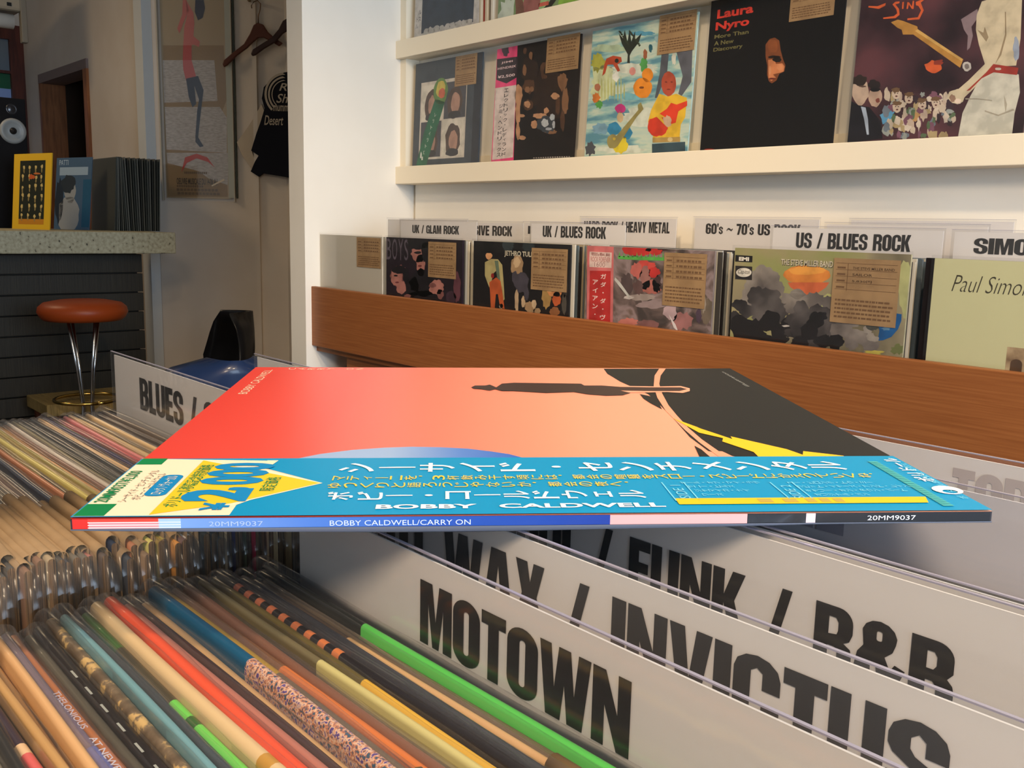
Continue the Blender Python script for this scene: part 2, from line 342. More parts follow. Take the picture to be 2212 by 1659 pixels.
struct(boxes('wall_right', [((2.5, -2.8, 0), (2.6, 2.3, .7)), ((2.5, -2.8, 2.4), (2.6, 2.3, 2.75)), ((2.5, 1.4, .7), (2.6, 2.3, 2.4)), ((2.5, -2.8, .7), (2.6, -.8, 2.4))], WALL))
struct(boxes('window_2', [((2.52, -.8, .7), (2.58, 1.4, .76)), ((2.52, -.8, 2.34), (2.58, 1.4, 2.4)), ((2.52, -.8, .76), (2.58, -.74, 2.34)), ((2.52, 1.34, .76), (2.58, 1.4, 2.34))], OWOOD))
struct(box('wall_front', (-6.7, -2.9, 0), (2.6, -2.8, 2.75), WALL))
# back room: window wall, chamfer, return wall, far wall
YK = 1.75
P0 = at('Y', YK, 350, 640); P0.z = 0
hx = Vector((CR.x, CR.y, 0)).normalized()
P1 = P0+hx*.60
wx0 = at('Y', YK, 91, 250).x; wx1 = at('Y', YK, 196, 250).x; wzt = at('Y', YK, 185, 128).z; wzb = 1.0
struct(boxes('wall_window', [((-6.6, YK, 0), (wx0, YK+.12, 2.75)), ((wx1, YK, 0), (P0.x, YK+.12, 2.75)), ((wx0, YK, wzt), (wx1, YK+.12, 2.75)), ((wx0, YK, 0), (wx1, YK+.12, wzb))], WALLB))
nb = Vector((-CF.x, -CF.y, 0)).normalized()     # towards the viewer side
struct(obox('wall_chamfer', P0, P1-P0, -nb*.1, (0, 0, 2.75), WALLB))
struct(box('wall_return', (P1.x, P1.y, 0), (-2.5, P1.y+.1, 2.75), WALLB))
struct(box('wall_left', (-6.7, -2.8, 0), (-6.6, YK+.1, 2.75), WALLB))
struct(box('trim_1', (P0.x-.10, YK-.045, 0), (P0.x-.005, YK, 2.75), M((206, 208, 206), .5)))
q = P0+hx*.335
TZ = at('X', q.x, 500, 428).z
struct(obox('trim_2', q+Vector((0, 0, TZ)), hx*.028, nb*.02, (0, 0, 2.75-TZ), M((176, 176, 160), .5)))
q = P0+hx*.372
struct(obox('trim_3', P0+hx*.368+nb*.001+Vector((0, 0, TZ)), hx*.006, nb*.012, (0, 0, 2.75-TZ), M((74, 78, 66), .5)))
struct(obox('trim_4', P0+hx*.455, hx*.02, nb*.02, (0, 0, 2.75), WALLB))
# window_1: wooden reveal with an inner shutter
win = struct(bpy.data.objects.new('window_1', None)); C.objects.link(win); win.location = (wx0, YK, wzb)
box('lintel', (wx0, YK-.012, wzt-.05), (wx1, YK+.12, wzt), M((132, 116, 112), .7), win)
box('jamb', (wx1-.055, YK-.014, wzb), (wx1, YK+.13, wzt-.05), OWOOD, win)
box('jamb', (wx0, YK-.01, wzb), (wx0+.03, YK+.13, wzt-.05), OWOOD, win)
box('back_panel', (wx0, YK+.30, wzb), (wx0+.40, YK+.33, wzt-.05), M((96, 74, 52), .6), win)
boxes('shutter_frame', [((wx0+.40, YK+.25, wzb), (wx0+.47, YK+.29, wzt-.08)), ((wx0+.64, YK+.25, wzb), (wx0+.69, YK+.29, wzt-.08)), ((wx0+.40, YK+.25, wzt-.17), (wx1, YK+.29, wzt-.05))], REDW, win)
box('pane', (wx0+.47, YK+.265, wzb), (wx0+.64, YK+.275, wzt-.17), M((24, 44, 38), .15), win)
box('pane', (wx0+.69, YK+.265, wzb), (wx1, YK+.275, wzt-.17), M((36, 26, 20), .3), win)
boxes('reveal', [((wx0-.03, YK+.34, wzb-.03), (wx1+.35, YK+.36, wzt+.03)), ((wx0-.03, YK+.121, wzb-.03), (wx0-.01, YK+.34, wzt+.03)), ((wx1+.33, YK+.121, wzb-.03), (wx1+.35, YK+.34, wzt+.03)), ((wx0-.03, YK+.121, wzt+.01), (wx1+.35, YK+.34, wzt+.03)), ((wx0-.03, YK+.121, wzb-.03), (wx1+.35, YK+.34, wzb-.01))], M((60, 44, 32), .7), win)
# door_1 in the far left wall
XF = -6.6
da, db = at('X', XF, 45, 60), at('X', XF, -150, 60)
g1 = at('X', XF, 15, 90); zz = lambda v: at('X', XF, 8, v).z
door = struct(bpy.data.objects.new('door_1', None)); C.objects.link(door); door.location = (XF, da.y, 0)
boxes('door_frame', [((XF, g1.y, 0), (XF+.05, da.y, da.z)), ((XF, db.y, zz(86)), (XF+.05, g1.y, da.z)), ((XF, db.y-.08, 0), (XF+.05, db.y, da.z)), ((XF, db.y, 0), (XF+.05, g1.y, 1.15)),
     ((XF, db.y, zz(160)), (XF+.05, g1.y, zz(154)))], REDW, door)
box('pane', (XF, db.y, zz(154)), (XF+.02, g1.y, zz(86)), M((112, 124, 134), .2), door)
box('pane', (XF, db.y, zz(192)), (XF+.02, g1.y, zz(160)), M((36, 96, 66), .2), door)
box('pane', (XF, db.y, 1.15), (XF+.02, g1.y, zz(192)), M((150, 175, 225), .2), door)

# ================================================================== BAR COUNTER
bar = thing('bar_counter', 'bar counter with speckled stone top and dark tiled front', 'counter', (-4.3, .8, 0))
slab = box('countertop', (-4.55, -1.2, 1.006), (-3.9, 1.58, 1.091), TERR, bar, .004)
slab['label'] = 'thick pale speckled stone slab'
box('core', (-4.5, -1.1, 0), (-4.02, 1.46, 1.006), M((40, 38, 34), .7), bar)
zt = 1.0; k = 0
while zt > .02:
    h = .079; zb = max(zt-h, 0)
    y = -1.12+(-.31 if k % 2 else 0)
    box('tile', (-4.02, -1.1, zb+.005), (-4.0+.004*((k*7) % 3-1)*.5, 1.475, zt), TILE, bar, .0015)
    zt -= h; k += 1
# records on the counter
def lean_quad(c, wv, up, th): return c, wv, up, th
GREYS = [(66, 68, 62), (88, 90, 84), (112, 112, 104), (54, 56, 52), (98, 96, 86)]
yy = 1.265
for i in range(22):
    yb = at('X', -4.38, 222+i*4.5, 498).y
    ln = -.0+max(0, (9-i))*.0045     # the left ones lean over
    yt = at('X', -4.38, 205+i*5.3+max(0, 6-i)*3.2, 350+(i % 3)).y
    dy = yt-yb
    lab = 'grey sleeve '+('leaning' if i < 9 else 'upright')+' on the bar counter, '+ORD[i]+' from the left of its row'
    r = obox('record_sleeve', (-4.53, yb, 1.091), (.30, 0, 0), (0, .0034, 0), (0, dy, .306+.004*(i % 2)), M(GREYS[i % 5], .35))
    tag(r, lab, 'record', 'grey records filed on the bar')
def standing_cover(label, bl, br, h, lean, base, art, th=.004):
    """cover standing on the counter between two base points"""
    bl, br = Vector(bl), Vector(br); wv = br-bl; n = Vector((0, 0, 1)).cross(wv).normalized()
    if n.dot(-CF) < 0: n = -n
    up = (Vector((0, 0, 1))*math.cos(lean)-n*math.sin(lean))*h; nn = wv.cross(up).normalized()
    if nn.dot(n) < 0: nn = -nn
    t = thing('record_cover', label, 'record', bl)
    obox('jacket', bl, wv, up, -nn*th, base, t)
    a = Art(bl, wv, up, nn); art(a); a.build('cover_print', t)
    return t
def art_yellow(a):
    a.rect(0, 0, 1, 1, M((226, 178, 36), .5), 0); dk = M((34, 38, 26), .5)
    a.rect(.17, .15, .84, .91, dk, 1); a.rect(.17, .08, .84, .15, M((196, 128, 30), .5), 1)
    R = random.Random(3)
    for i in range(6):
        for j in range(4):
            cx, cy = .26+j*.165+R.uniform(-.02, .02), .2+i*.125+R.uniform(-.015, .015)
            a.blob(cx, cy, .03, .026, M((206, 180, 110), .5), 2, .3, 9)
            a.blob(cx, cy-.045, .018, .03, M((150, 130, 80), .5), 2, .3, 8)
    a.blob(.5, .7, .09, .03, M((196, 90, 40), .5), 3, .3); a.blob(.62, .74, .1, .012, M((200, 110, 50), .5), 3, .2)
standing_cover('bright yellow bordered cover with dark crowd picture, propped on the bar counter', at('X', -4.45, 26, 497), at('X', -4.22, 107, 499), .315, .10, M((206, 160, 40), .5), art_yellow)
def art_blue(a):
    a.rect(0, 0, 1, 1, M((70, 94, 116), .5), 0)
    a.text('PATTI', .08, .9, .34, .97, M((170, 186, 196), .5), 1); a.rect(.1, .76, .9, .87, M((150, 168, 180), .5), 1)
    a.blob(.42, .55, .16, .17, M((150, 152, 148), .5), 1, .1, 22); a.blob(.36, .64, .2, .12, M((46, 54, 60), .5), 2, .15, 20)
    a.blob(.4, .22, .3, .24, M((148, 150, 148), .5), 1, .1, 22); a.blob(.12, .4, .12, .3, M((38, 48, 58), .5), 1, .15, 20)
    a.rect(.78, .05, 1, .7, M((40, 86, 112), .5), 1)
standing_cover('blue grey cover with a pale portrait, behind the yellow one on the bar', at('X', -4.52, 116, 498), at('X', -4.33, 192, 499), .315, .12, M((80, 96, 110), .5), art_blue)
# speaker
sk0 = at('X', -4.72, 65, 400); skz = at('X', -4.72, 50, 214).z
spk = thing('speaker', 'tall black loudspeaker with silver cone, behind the bar counter', 'speaker', (-4.85, sk0.y-.12, 0))
obox('cabinet', (-4.98, sk0.y-.24, .03), (.26, 0, 0), (0, .24, 0), (0, 0, skz-.03), M((13, 9, 10), .75), spk, .004)
box('plinth', (-5.0, sk0.y-.26, 0), (-4.70, sk0.y+.02, .03), M((13, 9, 10), .4), spk)
cxp = at('X', -4.719, 28, 283)
lathe('woofer_cone', [(.001, .004), (.012, .006), (.02, .002), (.036, .006), (.046, .010), (.052, .006), (.055, 0)], cxp, M((150, 150, 146), .35), spk, 32, (1, 0, 0))
lathe('dust_cap', [(0, .016), (.01, .013), (.015, .005)], cxp, M((30, 28, 28), .4), spk, 24, (1, 0, 0))
lathe('tweeter', [(.0, .004), (.012, .005), (.018, .001), (.022, .005), (.024, 0)], at('X', -4.719, 25, 236), M((40, 38, 40), .2), spk, 32, (1, 0, 0))
# wall unit at the very top left
au = thing('ceiling_unit', 'pale boxy unit with a white tube, high in the left corner', 'wall unit', at('X', -5.2, 10, 20))
p = at('X', -5.2, 50, 26); obox('housing', (-5.5, p.y-.6, p.z), (.3, 0, 0), (0, .6, 0), (0, 0, .2), M((150, 138, 118), .6), au, .015)
p = at('X', -5.2, 34, 44); tube('white_tube', [(-5.25, p.y-.5, p.z), (-5.25, p.y, p.z)], .035, M((205, 200, 190), .4), au, 16)
p = at('X', -5.2, 52, 50); obox('bracket', (-5.24, p.y-.012, p.z-.09), (.04, 0, 0), (0, .028, 0), (0, 0, .2), M((120, 112, 98), .5), au, .004)
p = at('X', -5.199, 15, 12); obox('vent_hole', p, (.002, 0, 0), (0, .02, 0), (0, 0, .016), M((20, 18, 16), .6), au)

# ================================================================== STOOL, BENCH, SHELL CHAIRS
CHR = M((190, 192, 196), .18, 1); ORL = M((138, 56, 18), .42)
st = thing('bar_stool', 'bar stool with round orange leather seat and thin chrome legs', 'stool', (-3.555, 1.095, 0))
sx, sy = -3.555, 1.095
lathe('seat', [(0, .785), (.08, .785), (.13, .787), (.141, .797), (.150, .815), (.146, .833), (.13, .847), (.085, .856), (0, .858)], (sx, sy, 0), ORL, st, 48)
for k in range(4):
    g = math.radians(20+90*k); c, s_ = math.cos(g), math.sin(g)
    tube('leg', [(sx+.062*c, sy+.062*s_, .787), (sx+.034*c, sy+.034*s_, .60), (sx+.02*c, sy+.02*s_, .47), (sx+.03*c, sy+.03*s_, .36), (sx+.10*c, sy+.10*s_, .15), (sx+.19*c, sy+.19*s_, .006)], .0055, CHR, st, 8)
ring = [(sx+.11*math.cos(2*PI*i/28), sy+.11*math.sin(2*PI*i/28), .50) for i in range(29)]
tube('footrest_ring', ring, .006, M((190, 160, 90), .2, 1), st, 8)
bn = thing('low_bench', 'low bench with a straw-coloured woven top, behind the stool legs', 'bench', (-3.75, 1.1, 0))
obox('woven_top', (-3.9, .98, .43), (.26, 0, 0), (0, .5, 0), (0, 0, .045), NM('straw', [(116, 98, 58), (150, 128, 80)], scale=(3, 90, 3), nscale=4, rough=.8), bn, .004)
for dx, dy in ((0, 0), (.2, 0), (0, .42), (.2, .42)): box('leg', (-3.88+dx, 1.0+dy, 0), (-3.85+dx, 1.03+dy, .43), DWOOD, bn)
def shell_chair(label, x, y, rz, col, zs=.44, h=.42):
    t = thing('shell_chair', label, 'chair', (x, y, 0))
    m = M(col, .35, 0, .2); vs, fs = [], []; nu, nv = 14, 16
    ca, sa = math.cos(rz), math.sin(rz)
    for j in range(nv+1):
        v = j/nv
        if v < .5: yb, zb = .22-.44*(v/.5), .0+.03*(abs(v-.25)/.25)**2
        else:
            g = (v-.5)/.5; yb, zb = -.22-.10*g-.03*math.sin(g*PI), .03+h*g
        hw = .235*(1-.10*abs(v-.45))*(1 if v < .72 else math.sqrt(max(0, 1-((v-.72)/.29)**2)))+.002
        for i in range(nu+1):
            u = -1+2*i/nu; xx = u*hw
            zz_ = zb+(.10*abs(u)**2.4)*(1 if v < .6 else max(0, 1-(v-.6)/.4)); yy_ = yb+(.09*abs(u)**2.2)*(0 if v < .45 else min(1, (v-.45)/.3))
            vs.append((x+xx*ca-yy_*sa, y+xx*sa+yy_*ca, zs+zz_))
    for j in range(nv):
        for i in range(nu):
            a = j*(nu+1)+i; fs.append((a, a+1, a+nu+2, a+nu+1))
    o = meshobj('seat_shell', vs, fs, m, t, smooth=True)
    md = o.modifiers.new('thick', 'SOLIDIFY'); md.thickness = .006
    for sx_, sy_ in ((1, 1), (1, -1), (-1, 1), (-1, -1)):
        a = (x+.1*sx_*ca-.09*sy_*sa, y+.1*sx_*sa+.09*sy_*ca, zs-.005); b = (x+.22*sx_*ca-.21*sy_*sa, y+.22*sx_*sa+.21*sy_*ca, .006)
        tube('leg', [a, b], .008, CHR, t, 8)
    return t
def atd(u, v, d): return EYE+ray(u, v)/F*d
def chair_at(label, u, v, d, fwd, col, zs, wd=1):
    p = atd(u, v, d); f_ = Vector(fwd).normalized(); rz = math.atan2(-f_.x, f_.y)
    shell_chair(label, p.x+f_.x*.27, p.y+f_.y*.27, rz, col, zs, p.z-zs-.03)
chair_at('black moulded shell chair with tall rounded back, on the far side of the blue one', 513, 672, 3.15, -hx*.85+nb*.5, (9, 9, 12), .36)
chair_at('dark blue moulded shell chair, just behind the BLUES card', 503, 774, 2.5, -nb-hx*.5, (22, 40, 74), .46)
chair_at('dark shell chair mostly hidden behind the white pier', 700, 722, 3.75, -hx+nb*.3, (24, 20, 30), .45)

# ================================================================== POSTER, HANGERS, T-SHIRT (chamfered wall)
DP = CF.dot(P0-EYE)
def ch(u, v, off=0.0):
    """point on the chamfered wall plane (vertical), off towards the room"""
    o = Vector((P0.x, P0.y, 0))+nb*off; d = ray(u, v); return EYE+d*((o-EYE).dot(nb)/d.dot(nb))
po = thing('poster', 'tall paper poster of a painted dancer in a clear frame on the back wall', 'poster', ch(362, 428))
def chart(off):
    o = ch(362, 425, off); return o, Vector((0, 0, 1))
o = ch(360, 427, .006); W_ = .305; H_ = 1.05
art = Art(o, hx*W_, Vector((0, 0, H_)), nb, .0004)
def pc(u, v):
    P = ch(u, v, .006)-o; return (P.dot(hx)/W_, P.z/H_)
pp = lambda L: [pc(*q_) for q_ in L]
obox('backing_paper', o-nb*.005, hx*W_, nb*.004, (0, 0, H_), M((176, 160, 134), .8), po)
PAP = M((178, 156, 122), .8); TAN_ = M((150, 122, 84), .8); PW = NM('creased_paper', [(166, 156, 146), (196, 188, 180)], nscale=50, rough=.6, scale=(1, 1, 4))
art.rect(0, 0, 1, 1, PAP, 0)
art.poly(pp([(352, 98), (483, 98), (490, 215), (480, 240), (492, 425), (362, 425), (356, 300)]), TAN_, 1)
art.poly(pp([(351, 130), (463, 130), (470, 218), (355, 222)]), PW, 2)
art.poly(pp([(356, 231), (475, 231), (490, 255), (490, 330), (360, 323)]), PW, 2)
art.poly(pp([(360, 330), (494, 330), (492, 400), (450, 385), (430, 370), (362, 352)]), PW, 2)
RED = M((190, 56, 44), .6); LRED = M((206, 110, 100), .6); NAVY = M((52, 66, 88), .6); SK = M((170, 120, 100), .6)
art.poly(pp([(402, 0), (408, 22), (396, 50), (388, 72), (383, 62), (394, 30), (395, 0)]), LRED, 3)
art.poly(pp([(402, 0), (418, 28), (420, 50), (418, 78), (432, 90), (430, 102), (418, 96), (414, 98), (396, 98), (398, 60), (404, 34)]), LRED, 3)
art.poly(pp([(396, 98), (414, 98), (414, 130), (395, 130)]), RED, 3)
art.poly(pp([(395, 130), (414, 130), (424, 166), (402, 174), (396, 150)]), M((200, 96, 96), .6), 3)
art.poly(pp([(402, 170), (428, 164), (440, 195), (436, 225), (432, 260), (428, 300), (422, 298), (426, 240), (430, 215), (420, 185), (424, 225), (416, 232), (408, 210)]), NAVY, 4)
art.poly(pp([(424, 290), (440, 316), (432, 318), (422, 306)]), NAVY, 4)
art.poly(pp([(422, 0), (440, 0), (443, 18), (438, 38), (428, 44), (421, 26)]), M((48, 54, 72), .6), 4)
art.poly(pp([(392, 372), (400, 340), (425, 332), (448, 340), (464, 362), (450, 350), (425, 342), (404, 352)]), RED, 4)
for i_, (v0, u0_, u1_) in enumerate([(372, 398, 448), (386, 382, 470), (401, 382, 440), (409, 382, 472), (417, 384, 476)]):
    a_, b_ = pc(u0_, v0+(7 if i_ == 1 else 3)), pc(u1_, v0)
    if i_ == 1: art.text('OEUVRE MUSICALE DU 14-06 AU', a_[0], a_[1]-.01, b_[0], b_[1], M((60, 48, 36), .6), 4, .02)
    else:
        for k in range(12): art.rect(a_[0]+(b_[0]-a_[0])*k/12, a_[1], a_[0]+(b_[0]-a_[0])*(k+.8)/12, b_[1]+.001, M((110, 88, 62), .6), 4)
art.poly(pp([(457, 400), (484, 386), (485, 390), (458, 403)]), M((226, 206, 170), .5), 5)
art.build('poster_print', po)
obox('clear_cover', o-hx*.012+nb*.012-Vector((0, 0, .012)), hx*(W_+.03), nb*.003, (0, 0, H_+.03), PLC, po)
for xx in (-.014, W_+.014): obox('frame_edge', o+hx*xx-nb*.004-Vector((0, 0, .012)), hx*.004, nb*.02, (0, 0, H_+.03), M((186, 178, 160), .4), po)
def ribbon(name, uv, off, th, m, parent): return prism(name, [ch(u, v, off) for u, v in uv], nb*th, m, parent, 0)
HW = M((84, 42, 24), .4)
def hanger(label, pts, hook, m, off):
    t = thing('coat_hanger', label, 'hanger', ch(*pts[0], off))
    ob = ribbon('hanger_body', pts, off, .014, m, t)
    md = ob.modifiers.new('bevel', 'BEVEL'); md.width = .004; md.segments = 2
    tube('hook', [ch(u, v, off+.007) for u, v in hook], .0022, M((110, 84, 62), .35, 1), t, 8)
hanger('brown wooden coat hanger on a hook, left of the pair on the back wall',
       [(482, 139), (484, 132), (510, 110), (528, 96), (541, 74), (549, 55), (558, 50), (570, 54), (580, 70), (596, 84), (612, 94), (604, 101), (586, 90), (570, 82), (560, 82), (548, 92), (536, 104), (512, 122), (492, 142), (485, 146)],
       [(544, 18), (543, 12), (548, 4), (556, 1), (563, 8), (562, 20), (558, 34), (558, 52)], HW, .03)
hanger('dark coat hanger crossing behind the white pier', [(543, 117), (547, 108), (566, 96), (588, 82), (603, 64), (612, 46), (640, 30), (640, 55), (612, 74), (596, 92), (572, 106), (553, 120), (546, 122)],
       [(632, 2), (640, 6), (634, 30)], M((52, 28, 20), .4), .05)
ts = thing('t_shirt', 'black folded T-shirt with white round print hung beside the pier', 'shirt', ch(580, 300, .02))
o = ribbon('shirt_body', [(545, 326), (556, 290), (566, 262), (574, 235), (568, 214), (572, 190), (590, 170), (616, 158), (660, 150), (660, 392), (620, 383), (570, 375), (561, 382), (544, 371), (553, 350), (561, 337)], .02, .02, M((14, 17, 28), .9), ts)
a2 = Art(ch(617, 240, .041), hx, Vector((0, 0, 1)), nb, .0003)
def pt2(u, v): P = ch(u, v, .041)-a2.o; return (P.dot(hx), P.z)
WI = M((176, 166, 150), .8)
for r_a, r_b in ((.098, .088), (.082, .074), (.066, .062)):
    cx_, cy_ = pt2(618, 205)
    lo = [(cx_+r_a*math.cos(math.radians(g)), cy_+r_a*math.sin(math.radians(g))) for g in range(100, 235, 9)]
    li = [(cx_+r_b*math.cos(math.radians(g)), cy_+r_b*math.sin(math.radians(g))) for g in range(235-9+9-9, 90, -9)]
    a2.poly(lo+li, WI, 1)
for st_, u_, v_, u2_, v2_ in (('R', 603, 196, 620, 180), ('Sh', 597, 222, 622, 203), ('mumm', 590, 240, 622, 228), ('Desert', 571, 270, 612, 250)):
    b_, t_ = pt2(u_, v_), pt2(u2_, v2_); a2.text(st_, b_[0], b_[1], t_[0], t_[1], WI, 2, .01, .3)
a2.build('shirt_print', ts)
bg = ribbon('cloth_bag', [(513, 308), (530, 285), (550, 255), (566, 225), (572, 240), (566, 262), (556, 290), (545, 326), (553, 350), (545, 365), (524, 335)], .006, .012, M((196, 182, 162), .9), None)
tag(bg, 'pale cloth bag hanging behind the black T-shirt', 'bag')
hk = tube('wall_hook', [ch(538, 0, 0), ch(538, 0, .05)], .008, M((140, 120, 90), .4), None)
tag(hk, 'small wall hook holding the wooden coat hanger', 'hook')

# ================================================================== DISPLAY RACK ON THE BACK WALL
XL = -2.452
WP = M((232, 220, 196), .5, 0, 0)
rk = thing('display_rack', 'white wall rack of horizontal slats displaying record covers', 'rack', (XL, 1.72, 1.26))
for z0, z1 in ((1.266, 1.317), (1.628, 1.678)):
    box('slat', (XL, 1.672, z0), (.6, 1.69, z1), WP, rk, .0015)
    box('ledge', (XL, 1.6905, z0), (.6, 1.7395, z0+.018), WP, rk)
box('upright', (XL, 1.6905, 1.317), (XL+.03, 1.7395, 2.1), WP, rk)
box('back_strip', (XL+.03, 1.732, 1.317), (.6, 1.7395, 1.34), WP, rk)
def kraft(a, x0, y0, x1, y1, seed=0, lines=True, texts=()):
    """kraft price card printed with a small ruled table"""
    a.rect(x0, y0, x1, y1, KRAFT, 3); ln = M((112, 82, 54), .8); R = random.Random(seed)
    w_, h_ = x1-x0, y1-y0
    if not lines: return
    for k in range(5): a.rect(x0+.04*w_, y1-h_*(.08+.1*k), x1-.04*w_, y1-h_*(.08+.1*k)+h_*.008, ln, 4)
    a.rect(x0+.22*w_, y1-.5*h_, x0+.23*w_, y1-.08*h_, ln, 4)
    for k in range(4):
        a.rect(x0+.06*w_, y1-h_*(.16+.1*k), x0+.19*w_, y1-h_*(.13+.1*k), ln, 4)
        if not texts:
            xx = x0+.3*w_
            while xx < x1-.15*w_:
                d = R.uniform(.04, .09)*w_; a.rect(xx, y1-h_*(.165+.1*k), xx+d, y1-h_*(.125+.1*k), ln, 4); xx += d+.02*w_
    for k in range(5):
        xx = x0+.06*w_
        while xx < x1-.12*w_:
            d = R.uniform(.02, .08)*w_; a.rect(xx, y1-h_*(.66+.065*k), xx+d, y1-h_*(.63+.065*k), ln, 4); xx += d+.012*w_
    for k, tx in enumerate(texts):
        a.text(tx, x0+.3*w_, y1-h_*(.165+.1*k), x0+.3*w_+w_*min(.62, .05*len(tx)), y1-h_*(.125+.1*k), M((70, 48, 30), .8), 4, .01)
def cover(name, label, bl, W, H, lean, base, artf, card=None, group=None, texts=(), sleeve=True, yaw=0, th=.004):
    t = thing(name, label, 'record', bl, group); bl = Vector(bl)
    wv = Vector((math.cos(yaw), math.sin(yaw), 0))*W; up = Vector((0, math.sin(lean), math.cos(lean)))*H; n = wv.cross(up).normalized()*1
    if n.y > 0: n = -n
    obox('jacket', bl, wv, up, -n*th, base, t)
    a = Art(bl, wv, up, n, .00008, .0002)
    def pxl(u, v):
        d = ray(u, v); P = EYE+d*((bl-EYE).dot(n)/d.dot(n))-bl; return P.dot(wv)/wv.length_squared, P.dot(up)/up.length_squared
    a.pxl = pxl; artf(a)
    if a.vs: a.build('cover_print', t)
    if card:
        k = Art(bl, wv, up, n, .00008, .0012); kraft(k, *card, seed=int(bl.x*100), texts=texts); k.build('price_card', t)
    if sleeve:
        obox('plastic_sleeve', bl-wv*.012-up*.005+n*.0028, wv*1.024, up*1.02, -n*.0005, PL, t)
    return t
def rackpos(u, zt=1.300): return (at('Y', 1.70, u, 330).x, 1.700, zt)
CC = {}
def c(*k):
    if k not in CC:
        d = tuple(max(0, int(q_*.92)-1) for q_ in k); l = tuple(min(255, int(q_*1.04)+2) for q_ in k)
        CC[k] = NM('ink', [d, k, l], nscale=38, rough=.5, detail=5, pos=[.38, .5, .62])
    return CC[k]
def art_four(a):
    a.rect(0, 0, 1, 1, c(58, 66, 74), 0); a.rect(.1, .12, .8, .82, c(196, 186, 172), 1)
    sk, hr, dk = c(168, 130, 112), c(78, 62, 54), c(70, 70, 76)
    for i, (x, y) in enumerate(((.28, .63), (.63, .63), (.28, .3), (.62, .3))):
        a.rect(x-.16, y-.16, x+.16, y+.16, c(206, 198, 182) if i in (0, 3) else dk, 2)
        a.blob(x, y-.02, .11, .14, hr, 3, .08, 20); a.blob(x+.01, y-.03, .065, .095, sk, 4, .06, 18); a.blob(x, y-.13, .1, .035, c(50, 48, 50), 5, .1, 14)
    a.poly([(.04, 0), (.2, 0), (.48, .62), (.33, .66), (.17, .36)], c(32, 98, 68), 6)
    a.blob(.41, .72, .11, .12, c(96, 130, 70), 6, .05, 20); a.blob(.41, .74, .07, .07, c(196, 176, 80), 7, .1, 18); a.blob(.43, .7, .05, .045, c(196, 100, 70), 8, .1, 16)
    for k, ch_ in enumerate('レットイットビー'): a.text(ch_, .33-.026*k, .50-.055*k, .355-.026*k, .535-.055*k, c(206, 212, 200), 8)
    a.blob(.14, .16, .02, .03, c(206, 212, 200), 8, .3, 8)
    a.rect(.9, 0, 1, 1, c(34, 38, 48), 1)
cover('record_cover', 'slate cover with four small portraits and a green diagonal ribbon, leftmost on the rack', (-2.402, 1.700, 1.298), .31, .315, .04, c(58, 66, 74), art_four, (.62, .74, .93, 1.0))
def art_pink(a):
    a.zm(850, 0, 3.16); a.rect(0, 0, 1, 1, c(26, 20, 17), 0)
    a.gp([(700, 300), (850, 268), (820, 1102), (663, 1110)], c(226, 66, 120), 1); a.gp([(697, 602), (838, 580), (816, 1074), (674, 1092)], c(212, 196, 188), 2)
    a.gp([(708, 404), (850, 386), (840, 530), (772, 570), (703, 545)], c(48, 36, 42), 3); a.gb(765, 345, 24, 40, c(60, 40, 52), 3, .2)
    a.gt('JIMI', 735, 440, 815, 410, c(220, 190, 190), 4, .02); a.gt('HENDRIX', 712, 478, 838, 442, c(220, 190, 190), 4, .02); a.gt('¥2,500', 712, 540, 830, 500, c(225, 200, 200), 4, .02)
    a.gv('エレクトリック・レディランド', 772, 600, 752, 1070, 34, c(44, 36, 40), 4, .012); a.gv('ジミ・ヘンドリックス', 736, 706, 718, 1076, 34, c(44, 36, 40), 4, .012)
    for k in range(16): a.gb(960+k*16, 1078-k*.6, 6, 4, c(176, 166, 156), 3, 0, 6)
    D, Bn, Tn, Sk = c(46, 32, 24), c(82, 56, 38), c(128, 92, 64), c(184, 138, 102)
    for x, y, rx, ry, m, ly in ((1070, 640, 130, 190, D, 1), (930, 480, 60, 90, D, 1), (925, 590, 42, 50, Bn, 2), (915, 612, 18, 22, Tn, 3), (945, 608, 14, 18, Tn, 3), (855, 650, 26, 70, Sk, 2), (850, 770, 17, 80, Sk, 2.1), (850, 900, 14, 60, Sk, 2), (880, 940, 26, 14, Sk, 2),
        (875, 790, 22, 12, Sk, 2), (920, 716, 34, 36, Bn, 3), (914, 712, 22, 24, Sk, 4), (898, 348, 12, 22, Bn, 2), (938, 380, 12, 28, Tn, 3), (895, 480, 14, 40, Tn, 3), (1030, 480, 26, 60, Bn, 2), (1075, 480, 50, 40, D, 3),
        (1155, 560, 34, 60, Tn, 2), (1172, 690, 22, 90, Tn, 2.2), (1155, 820, 16, 70, Bn, 3), (1105, 655, 28, 22, Sk, 3), (1122, 720, 16, 60, Bn, 3), (1000, 790, 50, 18, Sk, 4), (1045, 755, 18, 20, Sk, 4), (965, 850, 26, 28, Sk, 4), (1075, 900, 40, 16, Tn, 4),
        (1045, 850, 62, 56, c(58, 64, 70), 5), (1035, 840, 26, 28, c(186, 190, 192), 6), (1085, 800, 18, 22, c(170, 176, 180), 6), (1060, 880, 22, 10, c(160, 164, 170), 6), (1095, 850, 10, 26, c(176, 180, 184), 6)):
        a.gb(x, y, rx, ry, m, ly, .16, 22)
cover('record_cover', 'black cover with a pink and white paper band, second from left on the rack', (-2.035, 1.700, 1.298), .315, .315, .05, c(34, 26, 22), art_pink, (.62, .74, .99, 1.01))
